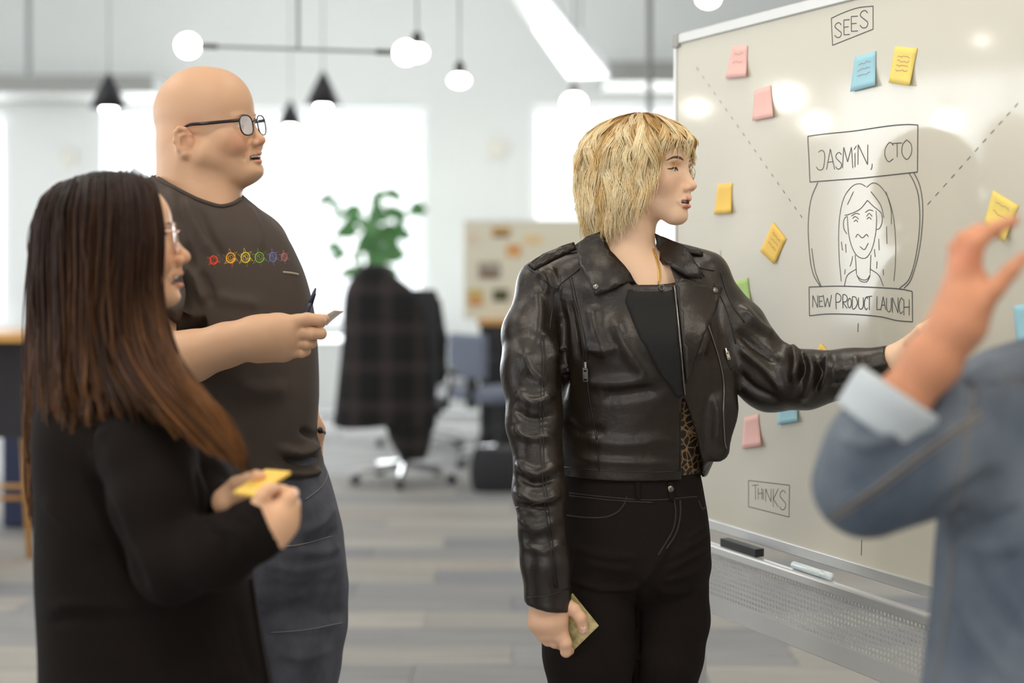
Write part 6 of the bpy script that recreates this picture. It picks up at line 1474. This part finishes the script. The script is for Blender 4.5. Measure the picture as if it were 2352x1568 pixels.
for i, (x0, y0, x1, y1, c0, c1, lb) in enumerate(((1130, 522, 1172, 545, (214, 160, 70), (70, 74, 90), 'small orange picture with a dark lower band on the pinboard'), (1164, 562, 1196, 590, (206, 130, 62), (220, 180, 120), 'small rust orange picture on the pinboard'), (1098, 602, 1150, 640, (168, 162, 150), (110, 70, 44), 'grey picture with a brown heap at the middle of the pinboard'),
        (1074, 664, 1110, 702, (196, 186, 110), (210, 130, 90), 'yellow-green picture at the lower corner of the pinboard'), (1132, 664, 1168, 692, (90, 84, 44), (60, 70, 40), 'dark olive picture low on the pinboard'), (1205, 540, 1245, 560, (226, 196, 150), (220, 190, 140), 'pale tan card high on the pinboard'), (1072, 530, 1098, 560, (222, 206, 184), (214, 200, 180), 'pale beige card high on the pinboard\'s near edge'))):
    A = P(x0, y0, DP - .004); B_ = P(x1, y1, DP - .004); o = MB().box(A[0], B_[0], DP - .005, DP - .001, B_[2], A[2]).build('picture', mat('picture_%d' % i, srgb(*c0), 0.6, noise=(22, 0.5, srgb(*c1)))); tag(o, lb, 'picture', 'pictures on the pinboard')
    A2 = P(x0 + (x1 - x0) * .15, y0 + (y1 - y0) * .62, DP - .006); B2 = P(x1 - (x1 - x0) * .15, y1 - (y1 - y0) * .06, DP - .006); MB().box(A2[0], B2[0], DP - .0065, DP - .0052, B2[2], A2[2]).build('image_band', mat('picture_band_%d' % i, srgb(*c1), 0.6), o)
# black bag with a hoop handle on the floor
q = P(1140, 1122, 8.7); q[2] = 0; bg = thing('bag', 'black fabric bag with a hoop handle standing on the floor', 'bag', q)
f = Field(); z0 = P(1100, 1030, 8.7)[2]; f.loft([(0.0, q[0] + .02, 8.7, .16, .12), (.05, q[0] + .02, 8.7, .175, .13), (z0 * .8, q[0] + .02, 8.7, .17, .12), (z0, q[0] + .02, 8.7, .155, .10)], .02, n=4.0)
V, Q = f.mesh(0.008); skin_obj('bag_body', V, Q, M_fab, bg)
MB().tube([(q[0] + .02 + .15 * math.cos(t), 8.7, z0 - .01 + .14 * math.sin(t)) for t in np.linspace(0, math.pi, 15)], .007, 8).build('handle', M_black, bg, True)
# bar table and stool at the left edge
DT = 6.0; zt = P(0, 768, DT)[2]; xr = P(74, 768, DT)[0]
tb = thing('bar_table', 'tall bar table with a honey wood top at the left edge', 'table', (xr - .8, DT + .3, 0))
MB().box(xr - 1.5, xr, DT, DT + .6, zt - .035, zt).build('table_top', M_wood, tb, bevel=.004)
for x in (xr - 1.45, xr - .42):
    for y in (DT + .05, DT + .55): MB().box(x - .025, x + .025, y - .025, y + .025, 0, zt - .035).build('leg', M_dmetal, tb)
MB().box(xr - 1.42, xr - .1, DT + .5, DT + .52, zt - .50, zt - .036).build('modesty_panel', M_dmetal, tb)
DS = 6.9; zs = P(0, 925, DS)[2]; xs = P(52, 925, DS)[0]
stl = thing('bar_stool', 'honey wood bar stool under the tall table', 'stool', (xs - .1, DS, 0))
MB().box(xs - .26, xs + .07, DS - .17, DS + .17, zs - .035, zs).build('seat', M_wood, stl, bevel=.01)
for x, s_ in ((xs - .24, -1), (xs + .05, 1)):
    for y, t_ in ((DS - .15, -1), (DS + .15, 1)): MB().tube([(x, y, zs - .03), (x + s_ * .05, y + t_ * .04, 0)], .017, 8).build('leg', M_wood, stl, True)
for y in (DS - .17, DS + .17): MB().tube([(xs - .275, y, .28), (xs + .085, y, .28)], .012, 8).build('rung', M_wood, stl, True)
o = MB().box(xs - .3, xs + .02, DS + .55, DS + .85, 0.001, .5).build('floor_crate', mat('navy_fabric', (0.03, 0.04, 0.09), .8), bevel=.02); tag(o, 'dark blue fabric crate on the floor behind the bar stool', 'crate')
bw = P(45, 905, 6.6); m = MB(); m.lathe([(.03, 0), (.09, .035), (.11, .06), (.1, .06), (.08, .04), (.02, .012)], 20, (xs - .1, DS, zs + .0005)); o = m.build('bowl', M_white, None, True); tag(o, 'white bowl standing on the bar stool seat', 'bowl')
hp = P(45, 690, 12.2); e = thing('potted_plant', 'small green plant at the left edge window sill', 'plant', (hp[0], 12.93, .78))
m = MB(); m.lathe([(.05, .782), (.07, .9), (.06, .9)], 16, (hp[0], 12.92, 0)); m.build('pot', M_white, e, True)
for k in range(9):
    t_ = np.array([hp[0] + rr.uniform(-.14, .14), 12.92 + rr.uniform(-.05, .02), .9 + rr.uniform(.15, .5)]); b_ = np.array([hp[0], 12.92, .89]); MB().tube([b_, (b_ + t_) / 2 + (0, 0, .05), t_], [.004, .03, .004], 6, sq=(1, .25)).build('leaf', M_leaf, e, True)
# small white device on the wall pier
o = MB().box(bx(1120), bx(1160), Y1 - .05, Y1 - .001, bz(362), bz(322)).build('wall_sensor', mat('ivory_plastic', (.85, .82, .74), .4), bevel=.006); tag(o, 'small ivory sensor box mounted on the pier between the windows', 'sensor')
o = MB().box(bx(142), bx(176), Y1 - .05, Y1 - .001, bz(380), bz(345)).build('wall_sensor', mat('ivory_plastic'), bevel=.006); tag(o, 'small ivory sensor box on the wall beside the cone pendant', 'sensor')
